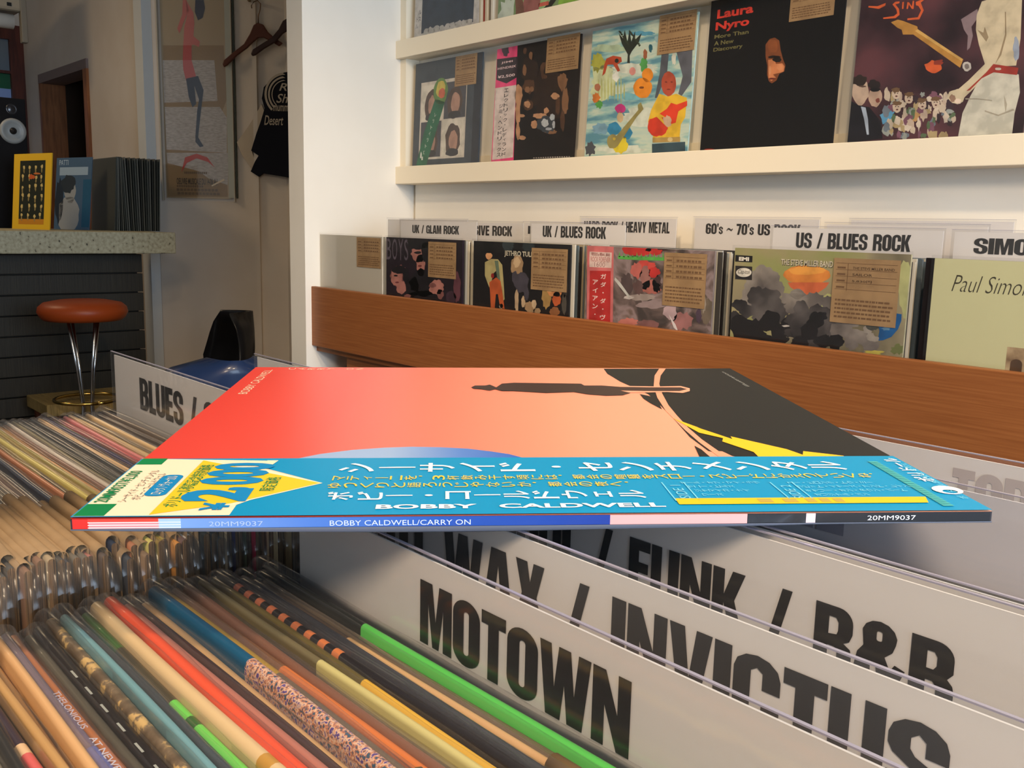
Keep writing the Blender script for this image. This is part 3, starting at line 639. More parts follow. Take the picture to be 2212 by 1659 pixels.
def art_paint(a):
    a.zm(850, 0, 3.16)
    a.rect(0, 0, 1, 1, NM('sky_wash', [(92, 142, 158), (150, 188, 182), (196, 208, 188), (176, 200, 190)], nscale=9, scale=(1, 1, 5), rough=.6, pos=[.36, .46, .54, .64], detail=6), 0)
    W, P, S_, K = c(206, 212, 196), c(170, 190, 160), c(140, 172, 176), c(40, 46, 38)
    for x, y, rx, ry, m in ((1400, 430, 50, 60, c(170, 170, 70)), (1430, 560, 80, 120, c(196, 204, 160)), (1640, 470, 150, 40, W), (1700, 800, 150, 60, W), (1480, 330, 120, 26, P), (1850, 260, 60, 40, S_), (1420, 880, 60, 40, c(120, 160, 180)), (1560, 1020, 160, 30, W), (1690, 230, 90, 16, c(84, 150, 176)), (1600, 660, 120, 20, c(120, 180, 190))): a.gb(x, y, rx, ry, m, 1, .25, 26)
    for k in range(9): a.gb(1400+k*22, 600+10*(k % 3), 4, 60+10*(k % 4), c(176, 180, 110), 1.6, .3, 12)
    a.gp([(1596, 430), (1600, 372), (1560, 300), (1538, 225), (1566, 262), (1580, 205), (1598, 290), (1612, 200), (1624, 285), (1650, 210), (1650, 272), (1695, 226), (1676, 288), (1628, 350), (1613, 380), (1614, 432)], K, 2)
    for k in range(26): a.gb(1545+(k*37) % 140, 215+(k*53) % 100, 7, 7, c(58, 66, 48), 2.4, .5, 7)
    a.gp([(1425, 520), (1440, 440), (1455, 400), (1500, 380), (1555, 390), (1560, 420), (1530, 440), (1548, 482), (1532, 490), (1500, 440), (1462, 442), (1446, 500)], c(180, 74, 42), 3); a.gb(1525, 415, 14, 15, K, 4, .05)
    a.gb(1520, 525, 22, 40, c(222, 224, 214), 3, .3); a.gb(1632, 487, 22, 28, c(222, 150, 140), 3, .05); a.gb(1712, 440, 26, 50, c(84, 160, 84), 3, .3); a.gb(1720, 370, 14, 34, c(150, 90, 60), 3, .2); a.gb(1755, 328, 13, 30, c(40, 96, 110), 3, .2)
    a.gb(1702, 600, 64, 70, c(226, 140, 40), 4, .04, 26); a.gb(1735, 512, 38, 48, c(226, 140, 40), 4, .04, 22); a.gb(1695, 598, 16, 8, c(120, 70, 30), 5, .1)
    a.gb(1393, 596, 20, 26, c(170, 110, 80), 3, .1); a.gb(1385, 668, 26, 34, c(206, 120, 50), 3, .2); a.gb(1402, 712, 26, 26, c(80, 150, 70), 3, .25)
    a.gb(1550, 742, 37, 32, c(190, 54, 124), 3, .08); a.gb(1548, 800, 22, 38, c(206, 180, 140), 3, .08); a.gb(1508, 880, 46, 46, c(54, 136, 176), 3, .1); a.gb(1592, 906, 38, 44, c(54, 136, 176), 3, .12); a.gb(1545, 985, 52, 62, c(216, 196, 50), 3, .15)
    a.gp([(1480, 980), (1530, 1000), (1660, 800), (1708, 745), (1690, 698), (1668, 716), (1672, 750)], c(150, 140, 84), 4); a.gb(1497, 966, 40, 50, c(150, 140, 84), 4.3, .06); a.gb(1508, 948, 10, 10, c(206, 180, 70), 5, 0)
    a.gp([(1832, 350), (1882, 345), (1868, 500), (1800, 668), (1784, 670), (1818, 500)], c(84, 88, 96), 2); a.gp([(1930, 345), (2042, 325), (2034, 560), (1968, 655), (1945, 640), (1975, 520)], c(92, 94, 102), 2); a.gb(1914, 400, 16, 42, c(206, 206, 190), 3, .2)
    a.gb(1880, 572, 50, 84, c(176, 78, 54), 5, .03, 26); a.gb(1862, 560, 8, 5, c(120, 50, 40), 6, .1); a.gb(1900, 560, 8, 5, c(120, 50, 40), 6, .1); a.gb(1880, 610, 14, 4, c(120, 50, 40), 6, .1)
    a.gp([(1815, 640), (1870, 658), (1930, 640), (2004, 668), (1992, 800), (1962, 850), (1952, 962), (1772, 962), (1772, 900), (1738, 830), (1760, 750)], c(226, 184, 52), 4)
    a.gb(1806, 862, 70, 68, c(206, 60, 36), 5, .08, 26); a.gp([(1868, 742), (1896, 702), (1934, 714), (2006, 688), (2006, 722), (1946, 760), (1928, 838), (1898, 846), (1850, 796), (1818, 776)], c(222, 66, 38), 6); a.gp([(1760, 770), (1800, 800), (1850, 850), (1870, 870), (1830, 800), (1800, 740)], c(226, 184, 52), 6.4); a.gb(1872, 826, 30, 36, c(200, 168, 140), 7, .2)
    a.gp([(1770, 940), (1958, 934), (1958, 968), (1770, 974)], c(176, 146, 82), 6); a.gp([(1766, 982), (1992, 968), (1992, 1046), (1766, 1052)], c(54, 76, 86), 5); a.gb(1890, 952, 18, 16, c(206, 184, 130), 7, 0, 8)
    a.gb(1345, 1020, 34, 46, c(76, 78, 84), 2, .3)
cover('record_cover', 'pale blue painted cover with orange, red and yellow figures, on the rack', (-1.682, 1.700, 1.298), .315, .315, .05, c(170, 196, 190), art_paint, (.66, .75, .99, 1.02))
def art_black(a):
    a.zm(1500, 0, 3.107); a.rect(0, 0, 1, 1, M((13, 12, 13), .45), 0); R_ = c(204, 56, 42); Ol = c(112, 106, 64)
    a.gt('Laura', 152, 128, 400, 22, R_, 1, .035); a.gt('Nyro', 140, 222, 372, 112, R_, 1, .035)
    a.gt('More Than', 134, 262, 366, 198, Ol, 1, .02); a.gt('A New', 132, 308, 266, 258, Ol, 1, .02); a.gt('Discovery', 126, 356, 326, 293, Ol, 1, .02)
    a.gp([(478, 300), (505, 262), (540, 252), (570, 272), (580, 340), (596, 400), (612, 440), (604, 480), (570, 496), (552, 540), (520, 560), (500, 545), (488, 500), (490, 440), (478, 380)], c(128, 70, 38), 1)
    a.gp([(496, 402), (536, 396), (548, 430), (590, 424), (606, 446), (598, 480), (560, 492), (528, 500), (548, 520), (516, 546), (498, 520)], c(204, 128, 82), 2); a.gb(526, 310, 34, 46, c(146, 82, 44), 2, .1)
    a.gb(556, 400, 32, 17, c(26, 18, 16), 3, .15); a.gb(535, 382, 44, 9, c(30, 20, 16), 3, .2); a.gb(575, 452, 22, 22, c(214, 140, 94), 3, .1); a.gb(522, 528, 24, 6, c(110, 44, 34), 4, .1); a.gb(508, 470, 9, 30, c(214, 146, 100), 3, .1)
    a.gb(100, 1003, 34, 5, c(150, 40, 30), 1, .1)
cover('record_cover', 'black cover with a half-lit face and red lettering top left, on the rack', (-1.332, 1.700, 1.298), .315, .33, .04, c(16, 15, 17), art_black, (.62, .79, .93, 1.0))
def art_concert(a):
    a.zm(1500, 0, 3.107)
    a.rect(0, 0, 1, 1, NM('plum_wash', [(40, 26, 32), (70, 44, 50), (96, 56, 62)], nscale=9, rough=.5), 0); Og = c(214, 96, 50)
    for L in ([(1168, 50), (1240, 60), (1282, 38), (1286, 20), (1230, 42), (1170, 40)], [(1330, 30), (1350, 12), (1378, 10), (1376, 22), (1350, 30), (1374, 60), (1378, 100), (1350, 122), (1268, 128), (1268, 118), (1340, 108), (1362, 90), (1356, 62)],
              [(1396, 14), (1408, 12), (1404, 60), (1394, 60)], [(1424, 60), (1430, 14), (1442, 16), (1460, 44), (1466, 6), (1476, 6), (1472, 60), (1460, 60), (1440, 30), (1434, 60)], [(1486, 14), (1520, 0), (1550, -6), (1520, 18), (1540, 70), (1510, 130), (1430, 136), (1430, 124), (1500, 116), (1522, 70), (1504, 40), (1488, 36)]): a.gp(L, Og, 3)
    a.gp([(1320, 150), (1366, 132), (1400, 140), (1498, 178), (1500, 205), (1806, 398), (1784, 455), (1470, 232), (1400, 232), (1392, 200), (1362, 186)], c(190, 138, 66), 4); a.gp([(1500, 196), (1800, 396), (1796, 412), (1480, 208)], c(214, 170, 96), 5)
    a.gb(1605, 450, 58, 44, Og, 2, .15); a.gb(1640, 420, 30, 20, c(150, 60, 44), 2.4, .3); a.gb(1830, 446, 30, 32, c(190, 184, 176), 6, .1); a.gb(1830, 446, 16, 18, c(120, 110, 106), 7, .1)
    sk, wh, ln = c(204, 190, 160), c(204, 200, 184), c(150, 132, 104)
    a.gp([(1790, 130), (1900, 60), (1910, 110), (1860, 180), (1870, 240), (1850, 320), (1830, 340), (1836, 240), (1810, 200)], c(140, 120, 124), 3)
    a.gp([(1930, 10), (2100, -40), (2200, 0), (2190, 260), (2160, 440), (2006, 450), (1960, 505), (1870, 600), (1812, 655), (1770, 600), (1840, 540), (1950, 430), (1910, 300), (1890, 200), (1896, 100)], sk, 4)
    a.gp([(1900, 200), (1960, 280), (1975, 250), (1950, 180), (1940, 220)], ln, 5); a.gp([(2085, 80), (2092, 80), (2095, 240), (2060, 370), (2020, 430), (2050, 360), (2086, 230)], ln, 5); a.gb(2160, 330, 20, 80, c(150, 160, 176), 5, .2)
    a.gp([(1950, 500), (2010, 470), (2178, 500), (2186, 620), (2150, 760), (2132, 910), (1768, 930), (1800, 760), (1856, 640), (1900, 560)], wh, 5)
    for L in ([(1820, 660), (1900, 660), (2000, 672), (1998, 678), (1900, 668), (1820, 668)], [(1950, 740), (2040, 770), (2140, 730), (2150, 740), (2040, 780), (1950, 750)], [(2080, 640), (2100, 700), (2090, 760), (2082, 700)]): a.gp(L, c(168, 160, 142), 6)
    a.gp([(1826, 612), (1960, 486), (2008, 430), (2176, 456), (2166, 504), (2010, 486), (1930, 526), (1850, 606)], c(160, 56, 46), 6); a.gb(2040, 463, 22, 9, c(200, 190, 176), 7, .1)
    a.gb(1758, 650, 54, 50, sk, 6, .12); a.gb(1735, 660, 20, 24, c(150, 120, 100), 7, .2); a.gb(1770, 680, 22, 18, c(226, 206, 186), 7, .2)
    a.gp([(1040, 680), (1100, 706), (1176, 720), (1256, 820), (1262, 930), (1026, 958)], c(26, 25, 32), 3); a.gp([(1118, 715), (1150, 722), (1166, 800), (1172, 904), (1158, 904), (1140, 800)], c(164, 176, 192), 4)
    a.gb(1112, 614, 58, 90, c(190, 166, 146), 4, .08); a.gb(1108, 540, 56, 34, c(44, 34, 30), 5, .2); a.gb(1214, 650, 46, 66, c(184, 156, 136), 4, .08); a.gb(1204, 568, 44, 30, c(40, 32, 32), 5, .2); a.gb(1214, 602, 34, 14, c(24, 22, 24), 6, .1); a.gb(1232, 676, 14, 16, c(130, 70, 60), 6, .2)
    a.gb(1130, 580, 26, 6, c(90, 70, 60), 6, .2); a.gb(1296, 788, 50, 44, c(90, 150, 186), 4, .3); a.gb(1480, 770, 34, 50, c(180, 140, 90), 4.5, .3)
    R = random.Random(5)
    for k in range(80):
        x, y = R.uniform(1290, 1740), R.uniform(620, 920); col = R.choice([(204, 190, 172), (186, 166, 148), (196, 180, 160), (150, 156, 150), (110, 120, 130), (120, 80, 96), (60, 46, 52), (170, 150, 110), (90, 110, 80)])
        a.gb(x, y, R.uniform(10, 30), R.uniform(14, 44), c(*col), 4+R.random()*1.5, .35, 12, seed=k)
    for x, y in ((1355, 630), (1440, 660), (1530, 700), (1620, 690), (1360, 720)):
        a.gb(x, y, 28, 38, c(196, 176, 156), 6, .1); a.gb(x, y-26, 30, 16, c(110, 84, 60), 6.5, .25); a.gb(x-8, y-4, 5, 3, c(50, 36, 36), 7, 0); a.gb(x+10, y-4, 5, 3, c(50, 36, 36), 7, 0); a.gb(x+2, y+16, 8, 5, c(90, 44, 44), 7, 0)
cover('record_cover', 'plum painted cover with orange script and a pale figure at right, on the rack', (-.985, 1.700, 1.298), .315, .325, .04, c(60, 38, 44), art_concert, None)
def art_u1(a):
    a.rect(0, 0, 1, 1, c(196, 190, 182), 0); a.rect(.12, .14, .93, 1, c(44, 54, 68), 1); a.vtext('ルス', .085, .36, .05, .06, c(60, 60, 66), 2, .01); a.vtext('トル', .04, .3, .05, .06, c(90, 90, 96), 2)
    for k in range(9): a.blob(.2+k*.085, .15, .05, .03, c(176, 172, 166), 2, .3, 10)
cover('record_cover', 'grey cover with dark blue picture, lower edge showing on upper rack at left', (-2.397, 1.700, 1.648), .295, .315, .04, c(196, 190, 182), art_u1, None)
for k in range(5):
    r = obox('record_sleeve', (-2.098+.012*k, 1.703+.004*(k % 2), 1.648), (.003, .02, 0), (0, .0, .315), (.008, 0, 0), M(((196, 186, 164), (150, 60, 50), (190, 176, 150), (120, 110, 96), (204, 196, 180))[k], .5))
    tag(r, ORD[k]+' narrow sleeve edge between the first two covers on the upper rack', 'record', 'packed sleeves on upper rack')
def art_u2(a):
    a.rect(0, 0, 1, 1, c(116, 140, 96), 0); a.blob(.5, .22, .22, .17, c(50, 48, 40), 1, .1); a.blob(.48, .26, .19, .15, c(150, 186, 130), 2, .1); a.blob(.42, .2, .1, .2, c(150, 96, 90), 3, .1)
    a.rect(.5, .14, .62, .17, c(196, 96, 80), 3); a.blob(.12, .15, .1, .14, c(190, 200, 186), 2, .3); a.blob(.28, .2, .06, .15, c(120, 84, 70), 2, .2)
    a.blob(.86, .2, .12, .16, c(132, 176, 70), 1, .2)
cover('record_cover', 'green and rose cover, lower edge showing on upper rack', (-2.02, 1.700, 1.648), .315, .315, .04, c(130, 150, 110), art_u2, None)
def art_u3(a): a.rect(0, 0, 1, 1, c(120, 52, 40), 0); a.blob(.2, .1, .2, .08, c(170, 90, 60), 1, .3)
cover('record_cover', 'rust red cover, lowest corner showing on upper rack beside the green one', (-1.688, 1.700, 1.648), .315, .315, .04, c(110, 48, 38), art_u3, None)

# ================================================================== WALL BIN
wb = thing('wall_record_bin', 'long teak record bin against the white back wall', 'record bin', (-1, 1.5, 0))
box('front_board', (-2.419, 1.36, .801), (.7, 1.376, .969), WOOD, wb, .002)
box('bottom_board', (-2.419, 1.376, .785), (.7, 1.735, .799), WOOD, wb)
box('base_cabinet', (-2.27, 1.39, .08), (.7, 1.735, .785), WOOD, wb)
box('plinth', (-2.25, 1.41, 0), (.7, 1.73, .08), DWOOD, wb)
BZ = .799
def behind(x, n, y0, key, group):
    cols = [(190, 184, 170), (60, 58, 56), (128, 132, 130), (206, 200, 186), (84, 96, 104), (150, 138, 116), (44, 42, 44), (170, 170, 166)]
    R = random.Random(key)
    for k in range(n):
        dx = R.uniform(-.004, .006)
        r = box('record_sleeve', (x+dx, y0+.0055*k, BZ), (x+dx+.315, y0+.0055*k+.0036, BZ+.313+R.uniform(-.003, .003)), M(R.choice(cols), .4))
        tag(r, ORD[k]+' packed sleeve edge behind the '+group+' in the wall bin', 'record', 'sleeves behind the '+group)
def art_beige(a): a.rect(0, 0, 1, 1, M((190, 184, 170), .5), 0)
cover('record_cover', 'plain beige record cover with a kraft card, leftmost in the wall bin', (-2.413, 1.392, BZ), .315, .315, 0, c(196, 190, 176), art_beige, (.62, .74, .99, .99))
def art_boys(a):
    a.zm(660, 440, 2.765); a.rect(0, 0, 1, 1, c(30, 20, 30), 0)
    a.gt('B', 484, 332, 512, 208, c(92, 82, 94), 1, 0); a.gt('O', 518, 334, 548, 210, c(92, 82, 94), 1, 0); a.gt('Y', 554, 336, 584, 212, c(92, 82, 94), 1, 0); a.gt('S', 590, 338, 614, 214, c(92, 82, 94), 1, 0)
    sk, s2, dk = c(172, 116, 106), c(126, 80, 76), c(20, 16, 22)
    for x, y, rx, ry, m, ly in ((558, 432, 50, 66, s2, 1), (545, 440, 34, 50, sk, 2), (575, 500, 30, 40, sk, 2.3), (560, 395, 44, 24, dk, 2.6), (600, 430, 18, 50, dk, 3), (540, 430, 12, 5, dk, 4), (548, 470, 12, 5, c(110, 50, 56), 4),
        (676, 300, 44, 50, sk, 2), (688, 360, 26, 60, sk, 2), (680, 236, 70, 38, dk, 3), (720, 290, 26, 60, dk, 3), (672, 292, 22, 8, dk, 4), (684, 372, 12, 6, c(110, 50, 50), 4), (690, 410, 20, 24, s2, 3),
        (715, 470, 90, 80, dk, 3), (640, 500, 40, 60, dk, 3), (700, 560, 120, 40, dk, 3), (784, 500, 44, 44, sk, 4), (806, 540, 20, 30, s2, 4), (760, 488, 22, 14, s2, 4.5), (905, 500, 22, 90, c(96, 56, 66), 1), (870, 560, 30, 40, c(60, 40, 52), 1), (610, 552, 20, 12, s2, 4)): a.gb(x, y, rx, ry, m, ly, .12, 24)
cover('record_cover', 'dark violet cover with two faces, second from left in the wall bin', (-2.078, 1.392, BZ), .315, .315, 0, c(34, 22, 34), art_boys, (.58, .71, .93, .98))
def art_tull(a):
    a.zm(660, 440, 2.765); a.rect(0, 0, 1, 1, c(22, 20, 22), 0)
    a.gt('JETHRO TULL', 1188, 318, 1362, 288, c(196, 188, 166), 3, .03)
    cr, og, tn, gy = c(176, 164, 112), c(184, 88, 46), c(164, 134, 100), c(70, 66, 76)
    a.gp([(1068, 228), (1124, 232), (1126, 285), (1070, 285)], c(10, 10, 12), 4); a.gp([(1055, 284), (1140, 288), (1140, 296), (1055, 294)], c(10, 10, 12), 4)
    a.gb(1096, 312, 20, 22, c(206, 150, 104), 3, .1); a.gp([(1072, 350), (1110, 330), (1150, 332), (1176, 366), (1184, 470), (1190, 570), (1166, 600), (1150, 470), (1140, 400), (1120, 420), (1112, 470), (1098, 500), (1072, 430)], cr, 3)
    a.gp([(1130, 340), (1152, 340), (1164, 460), (1150, 470)], c(96, 112, 92), 4); a.gp([(1098, 470), (1140, 440), (1166, 462), (1176, 520), (1190, 628), (1164, 622), (1150, 540), (1138, 540), (1130, 640), (1108, 630), (1104, 540)], og, 5); a.gb(1118, 430, 9, 16, c(150, 40, 36), 5, .1)
    for x, y, rx, ry, m, ly in ((1265, 372, 36, 62, tn, 2), (1262, 350, 22, 30, c(196, 168, 132), 3), (1290, 470, 42, 66, gy, 2.5), (1250, 440, 16, 40, gy, 2.4), (1262, 580, 12, 70, c(186, 160, 128), 3), (1302, 586, 12, 34, c(200, 172, 138), 3), (1320, 540, 16, 40, gy, 3), (1344, 618, 34, 34, tn, 3), (1366, 600, 14, 26, c(206, 180, 146), 4), (1384, 640, 22, 16, tn, 3),
        (1440, 540, 28, 90, c(160, 128, 76), 2), (1492, 510, 46, 44, c(204, 136, 84), 3), (1500, 570, 26, 40, og, 3), (1460, 500, 20, 30, c(214, 170, 110), 4), (1490, 645, 30, 26, c(140, 90, 54), 3), (1210, 250, 34, 34, c(48, 56, 60), 1), (1330, 252, 36, 34, c(42, 50, 54), 1), (1550, 500, 16, 60, c(60, 54, 50), 1), (1545, 600, 14, 60, c(80, 74, 66), 1), (1170, 612, 12, 14, c(190, 170, 150), 5)): a.gb(x, y, rx, ry, m, ly, .15, 22)
cover('record_cover', 'black cover with costumed figures in orange and tan, in the wall bin', (-1.722, 1.392, BZ), .315, .315, 0, c(26, 24, 26), art_tull, (.63, .69, .98, .97))
def art_gadda(a):
    a.zm(660, 440, 2.765)
    a.rect(0, 0, 1, 1, NM('mauve_swirl', [(66, 58, 56), (106, 90, 86), (146, 128, 128), (110, 92, 84)], nscale=11, rough=.5, pos=[.38, .47, .56, .64], dist=2, detail=6), 0)
    a.gp([(1684, 230), (1842, 236), (1836, 716), (1680, 704)], c(206, 112, 112), 1); a.gp([(1699, 400), (1824, 402), (1820, 716), (1692, 708)], c(180, 44, 42), 2); a.gp([(1697, 286), (1830, 292), (1828, 384), (1696, 378)], c(220, 194, 186), 2)
    a.gp([(1700, 232), (1830, 236), (1830, 252), (1700, 248)], c(226, 190, 190), 2)
    a.gt('\u7279\u5225\u4fa1\u683c¥1,800', 1708, 312, 1820, 294, c(120, 40, 40), 4, .01); a.gt('ROCK FOREVER', 1704, 344, 1822, 322, c(170, 90, 86), 3, 0); a.gt('1600', 1726, 376, 1790, 350, c(150, 110, 106), 3, -.008)
    a.gv('ガダ・ダ・ヴィダ', 1780, 410, 1774, 800, 40, c(230, 208, 202), 4, .015); a.gv('アイアン・バタ', 1732, 445, 1728, 780, 38, c(230, 208, 202), 4, .015)
    Rd, Gn = c(190, 50, 46), c(86, 170, 76)
    a.gb(1990, 276, 92, 36, Rd, 2, .12, 26); a.gb(2100, 270, 60, 24, c(60, 40, 38), 2, .3); a.gb(2090, 290, 40, 18, Rd, 2.4, .3)
    a.gp([(1866, 312), (2120, 320), (2240, 326), (2240, 342), (2110, 340), (1970, 336), (1868, 330)], Gn, 3)
    for k in range(14): x = 1872+k*26; a.gp([(x, 318), (x+4, 282+(k*7) % 22), (x+9, 320)], Gn, 3)
    for x, y, rx, ry, m, ly in ((2030, 372, 60, 30, c(200, 74, 66), 2), (2082, 410, 34, 34, Rd, 3), (1980, 400, 34, 50, c(186, 100, 92), 3), (2030, 440, 30, 70, c(150, 104, 98), 3), (2060, 500, 60, 40, c(170, 100, 90), 3), (1920, 480, 40, 60, c(80, 66, 66), 2), (2100, 480, 24, 50, c(70, 50, 50), 3),
        (1990, 500, 30, 44, c(96, 72, 70), 3.5), (2010, 560, 80, 20, c(160, 146, 140), 3), (2080, 600, 100, 24, c(150, 132, 132), 3), (1930, 560, 30, 12, c(190, 180, 176), 3.5), (1930, 705, 60, 22, c(190, 116, 104), 3), (2050, 720, 70, 30, c(130, 90, 88), 3), (2180, 640, 40, 60, c(180, 156, 160), 3), (2250, 700, 60, 50, c(160, 110, 108), 3), (2330, 560, 60, 50, c(96, 84, 72), 2), (2400, 640, 50, 70, c(110, 98, 84), 2.4), (2350, 670, 16, 46, c(76, 60, 76), 3.4), (2380, 600, 12, 50, c(150, 140, 126), 3.5)): a.gb(x, y, rx, ry, m, ly, .22, 22)
    a.gp([(1850, 440), (1880, 470), (1940, 555), (1930, 562), (1872, 490), (1846, 456)], c(190, 190, 184), 4); a.gp([(2170, 660), (2210, 720), (2230, 770), (2200, 740)], c(214, 206, 206), 4)
cover('record_cover', 'mauve cover with a red and white paper band, in the wall bin', (-1.360, 1.392, BZ), .315, .315, 0, c(120, 106, 100), art_gadda, (.64, .67, .95, .98))
SMOKE1 = NM('smoke_dark', [(34, 32, 34), (62, 58, 58), (100, 94, 92)], nscale=14, rough=.5, detail=7)
SMOKE2 = NM('smoke_light', [(84, 78, 76), (120, 112, 106), (150, 142, 132)], nscale=16, rough=.5, detail=7)
def art_sailor(a):
    a.zm(1412, 440, 2.765)
    a.rect(0, 0, 1, 1, NM('misty', [(112, 104, 82), (146, 136, 108), (160, 150, 110), (146, 150, 92)], nscale=7, rough=.5, pos=[.36, .46, .54, .64]), 0)
    a.gb(1500, 500, 40, 160, c(176, 176, 120), .3, .2); a.gb(1050, 600, 60, 60, c(172, 172, 112), .3, .2)
    a.gb(915, 425, 140, 58, c(216, 134, 60), .6, .03, 36); a.gp([(800, 470), (1050, 470), (1030, 500), (985, 530), (915, 545), (860, 525), (818, 500)], c(206, 104, 64), .8); a.gb(915, 400, 110, 26, c(226, 156, 70), .7, .1, 24)
    S1, S2, S3, K_ = SMOKE1, SMOKE2, NM('smoke_pale', [(116, 108, 102), (146, 138, 128), (166, 158, 146)], nscale=22, rough=.5, detail=7), c(26, 24, 26)
    R = random.Random(2)
    def cl(pts, m, ly, r):
        for i, (x, y) in enumerate(pts):
            for k in range(3): a.gb(x+R.uniform(-r, r)*.5, y+R.uniform(-r, r)*.5, r*R.uniform(.6, 1.1), r*R.uniform(.5, 1), m, ly+R.random()*.3, .16, 20, seed=i*31+k)
    cl([(640, 420), (690, 430), (610, 470), (720, 480), (580, 530), (650, 520), (740, 540), (780, 590), (560, 580)], S2, 1, 50)
    cl([(620, 570), (690, 560), (540, 630), (620, 640), (720, 630), (770, 660), (500, 680)], S1, 1.6, 56)
    cl([(520, 720), (600, 720), (700, 720), (540, 780), (640, 790), (740, 790), (800, 740)], K_, 2, 60)
    cl([(880, 560), (960, 580), (840, 610), (1040, 610), (1090, 650)], S2, 2.4, 48)
    cl([(900, 640), (980, 640), (1040, 690), (860, 700), (940, 720), (1010, 760), (860, 780), (940, 810)], S1, 2.8, 56)
    cl([(980, 690), (930, 760), (1020, 810), (880, 830), (1080, 830)], K_, 3.2, 48)
    cl([(1120, 680), (1180, 700), (1150, 760), (1210, 790), (1270, 810), (1180, 840), (1290, 860), (1100, 760)], S2, 3, 44)
    cl([(1240, 700), (1270, 760), (1310, 800), (1140, 700)], S3, 3.4, 26)
    a.gp([(1380, 645), (1482, 660), (1480, 700), (1460, 750), (1420, 796), (1370, 816), (1338, 818), (1350, 760), (1340, 720), (1362, 690)], c(24, 88, 146), 3.6); a.gb(1390, 745, 26, 12, c(90, 130, 160), 3.8, .3)
    a.gp([(1180, 640), (1380, 648), (1350, 690), (1350, 730), (1320, 760), (1290, 720), (1240, 690)], c(150, 136, 118), 3.5); a.gb(1310, 735, 34, 20, c(70, 70, 64), 3.9, .3); a.gb(1290, 690, 20, 14, c(200, 190, 170), 3.9, .3)
    a.gb(1310, 890, 60, 14, c(190, 176, 84), 3.5, .3); a.gb(1460, 870, 40, 30, c(104, 110, 66), 1, .3); a.gb(790, 730, 20, 6, c(190, 184, 176), 5, .2)
    a.gp([(490, 306), (592, 312), (590, 350), (488, 345)], c(24, 22, 24), 5); a.gt('EMI', 510, 340, 572, 320, c(226, 220, 206), 6, .05)
    a.gp([(490, 370), (590, 376), (588, 456), (488, 450)], c(40, 36, 36), 5); a.gb(540, 411, 46, 27, c(226, 220, 206), 6, 0, 26); a.gt('Capitol', 504, 424, 578, 396, c(38, 34, 34), 7, .0, .3)
    a.gt('THE STEVE MILLER BAND', 764, 368, 1076, 348, c(60, 54, 48), 5, .03); a.gt('THE STEVE MILLER BAND', 762, 365, 1074, 344, c(206, 196, 170), 6, .02)
cover('record_cover', 'hazy olive cover with dark smoke clouds and orange ball, in the wall bin', (-1.003, 1.392, BZ), .315, .322, 0, c(160, 150, 118), art_sailor, (.605, .655, .955, .97), texts=('THE STEVE MILLER BAND', 'SAILOR', '5,830円'))
def art_simon(a):
    a.rect(0, 0, 1, 1, M((200, 198, 154), .5), 0); a.text('Paul Simon · Still', .09, .855, .62, .93, c(60, 56, 44), 1, -.012, .35)
    a.rect(.36, .1, 1, .63, NM('sepia', [(120, 96, 70), (170, 146, 112), (196, 176, 140)], nscale=30, rough=.6), 1)
    for i in range(4):
        for j in range(5):
            x, y = .38+j*.09, .14+i*.12; a.poly([(x, y), (x+.05, y), (x+.05, y+.06)]+arc(x+.025, y+.06, .025, .02, 0, 180, 6)+[(x, y+.06)], c(84, 62, 44), 2)
        a.rect(.36, .115+i*.12, 1, .125+i*.12, c(206, 188, 150), 2)
cover('record_cover', 'pale cream cover with handwriting and a sepia building, rightmost in the wall bin', (-.652, 1.392, BZ), .315, .318, 0, c(196, 194, 156), art_simon, None)
for x, n, key, gname in ((-2.078, 9, 1, 'dark violet cover'), (-1.722, 11, 2, 'cover with costumed figures'), (-1.360, 12, 3, 'mauve cover'), (-1.003, 12, 4, 'smoky olive cover'), (-.652, 12, 5, 'cream handwritten cover'), (-2.413, 5, 6, 'plain beige cover')):
    behind(x, n, 1.399, key, gname)
box('dark_edge_sleeve', (-.668, 1.3985, BZ), (-.35, 1.4015, BZ+.318), M((24, 20, 24), .5)); bpy.data.objects['dark_edge_sleeve'].name = 'record_sleeve'
tag(C.objects[-1] if False else [o for o in C.objects if o.type == 'MESH' and 'label' not in o and o.parent is None and o.name.startswith('record_sleeve')][0], 'black sleeve showing as a dark rim above the cream cover', 'record')
# ------------------------------------------------------------------ divider cards
def card(label, bl, W, H, text, tx0, tx1, tz0, tz1, ink=INK, group=None, extra=.006, y=None, white=WHITEC, art=None, space=.34, bot=.0):
    """paper sign in a clear rigid sleeve, face towards -Y"""
    t = thing('divider_card', label, 'sign', bl, group); x, y_, z = bl
    pap = box('paper', (x, y_, z), (x+W, y_+.0008, z+H), white, t)
    a = Art((0, y_, 0), (1, 0, 0), (0, 0, 1), (0, -1, 0), .0001, .0002)
    if text: a.gtext(text, tx0, tz0, tz1-tz0, ink, x1=tx1, space=space)
    if art: art(a)
    if a.vs: a.build('lettering', pap)
    e = extra
    box('plastic_sleeve', (x-e, y_-.0016, z-.002), (x+W+e, y_-.0011, z+H+e*.8), PLC, t)
    box('plastic_rim', (x-e, y_-.0016, z+H+e*.8), (x+W+e, y_-.0004, z+H+e*.8+.0005), M((150, 146, 162), .15), t)
    return t
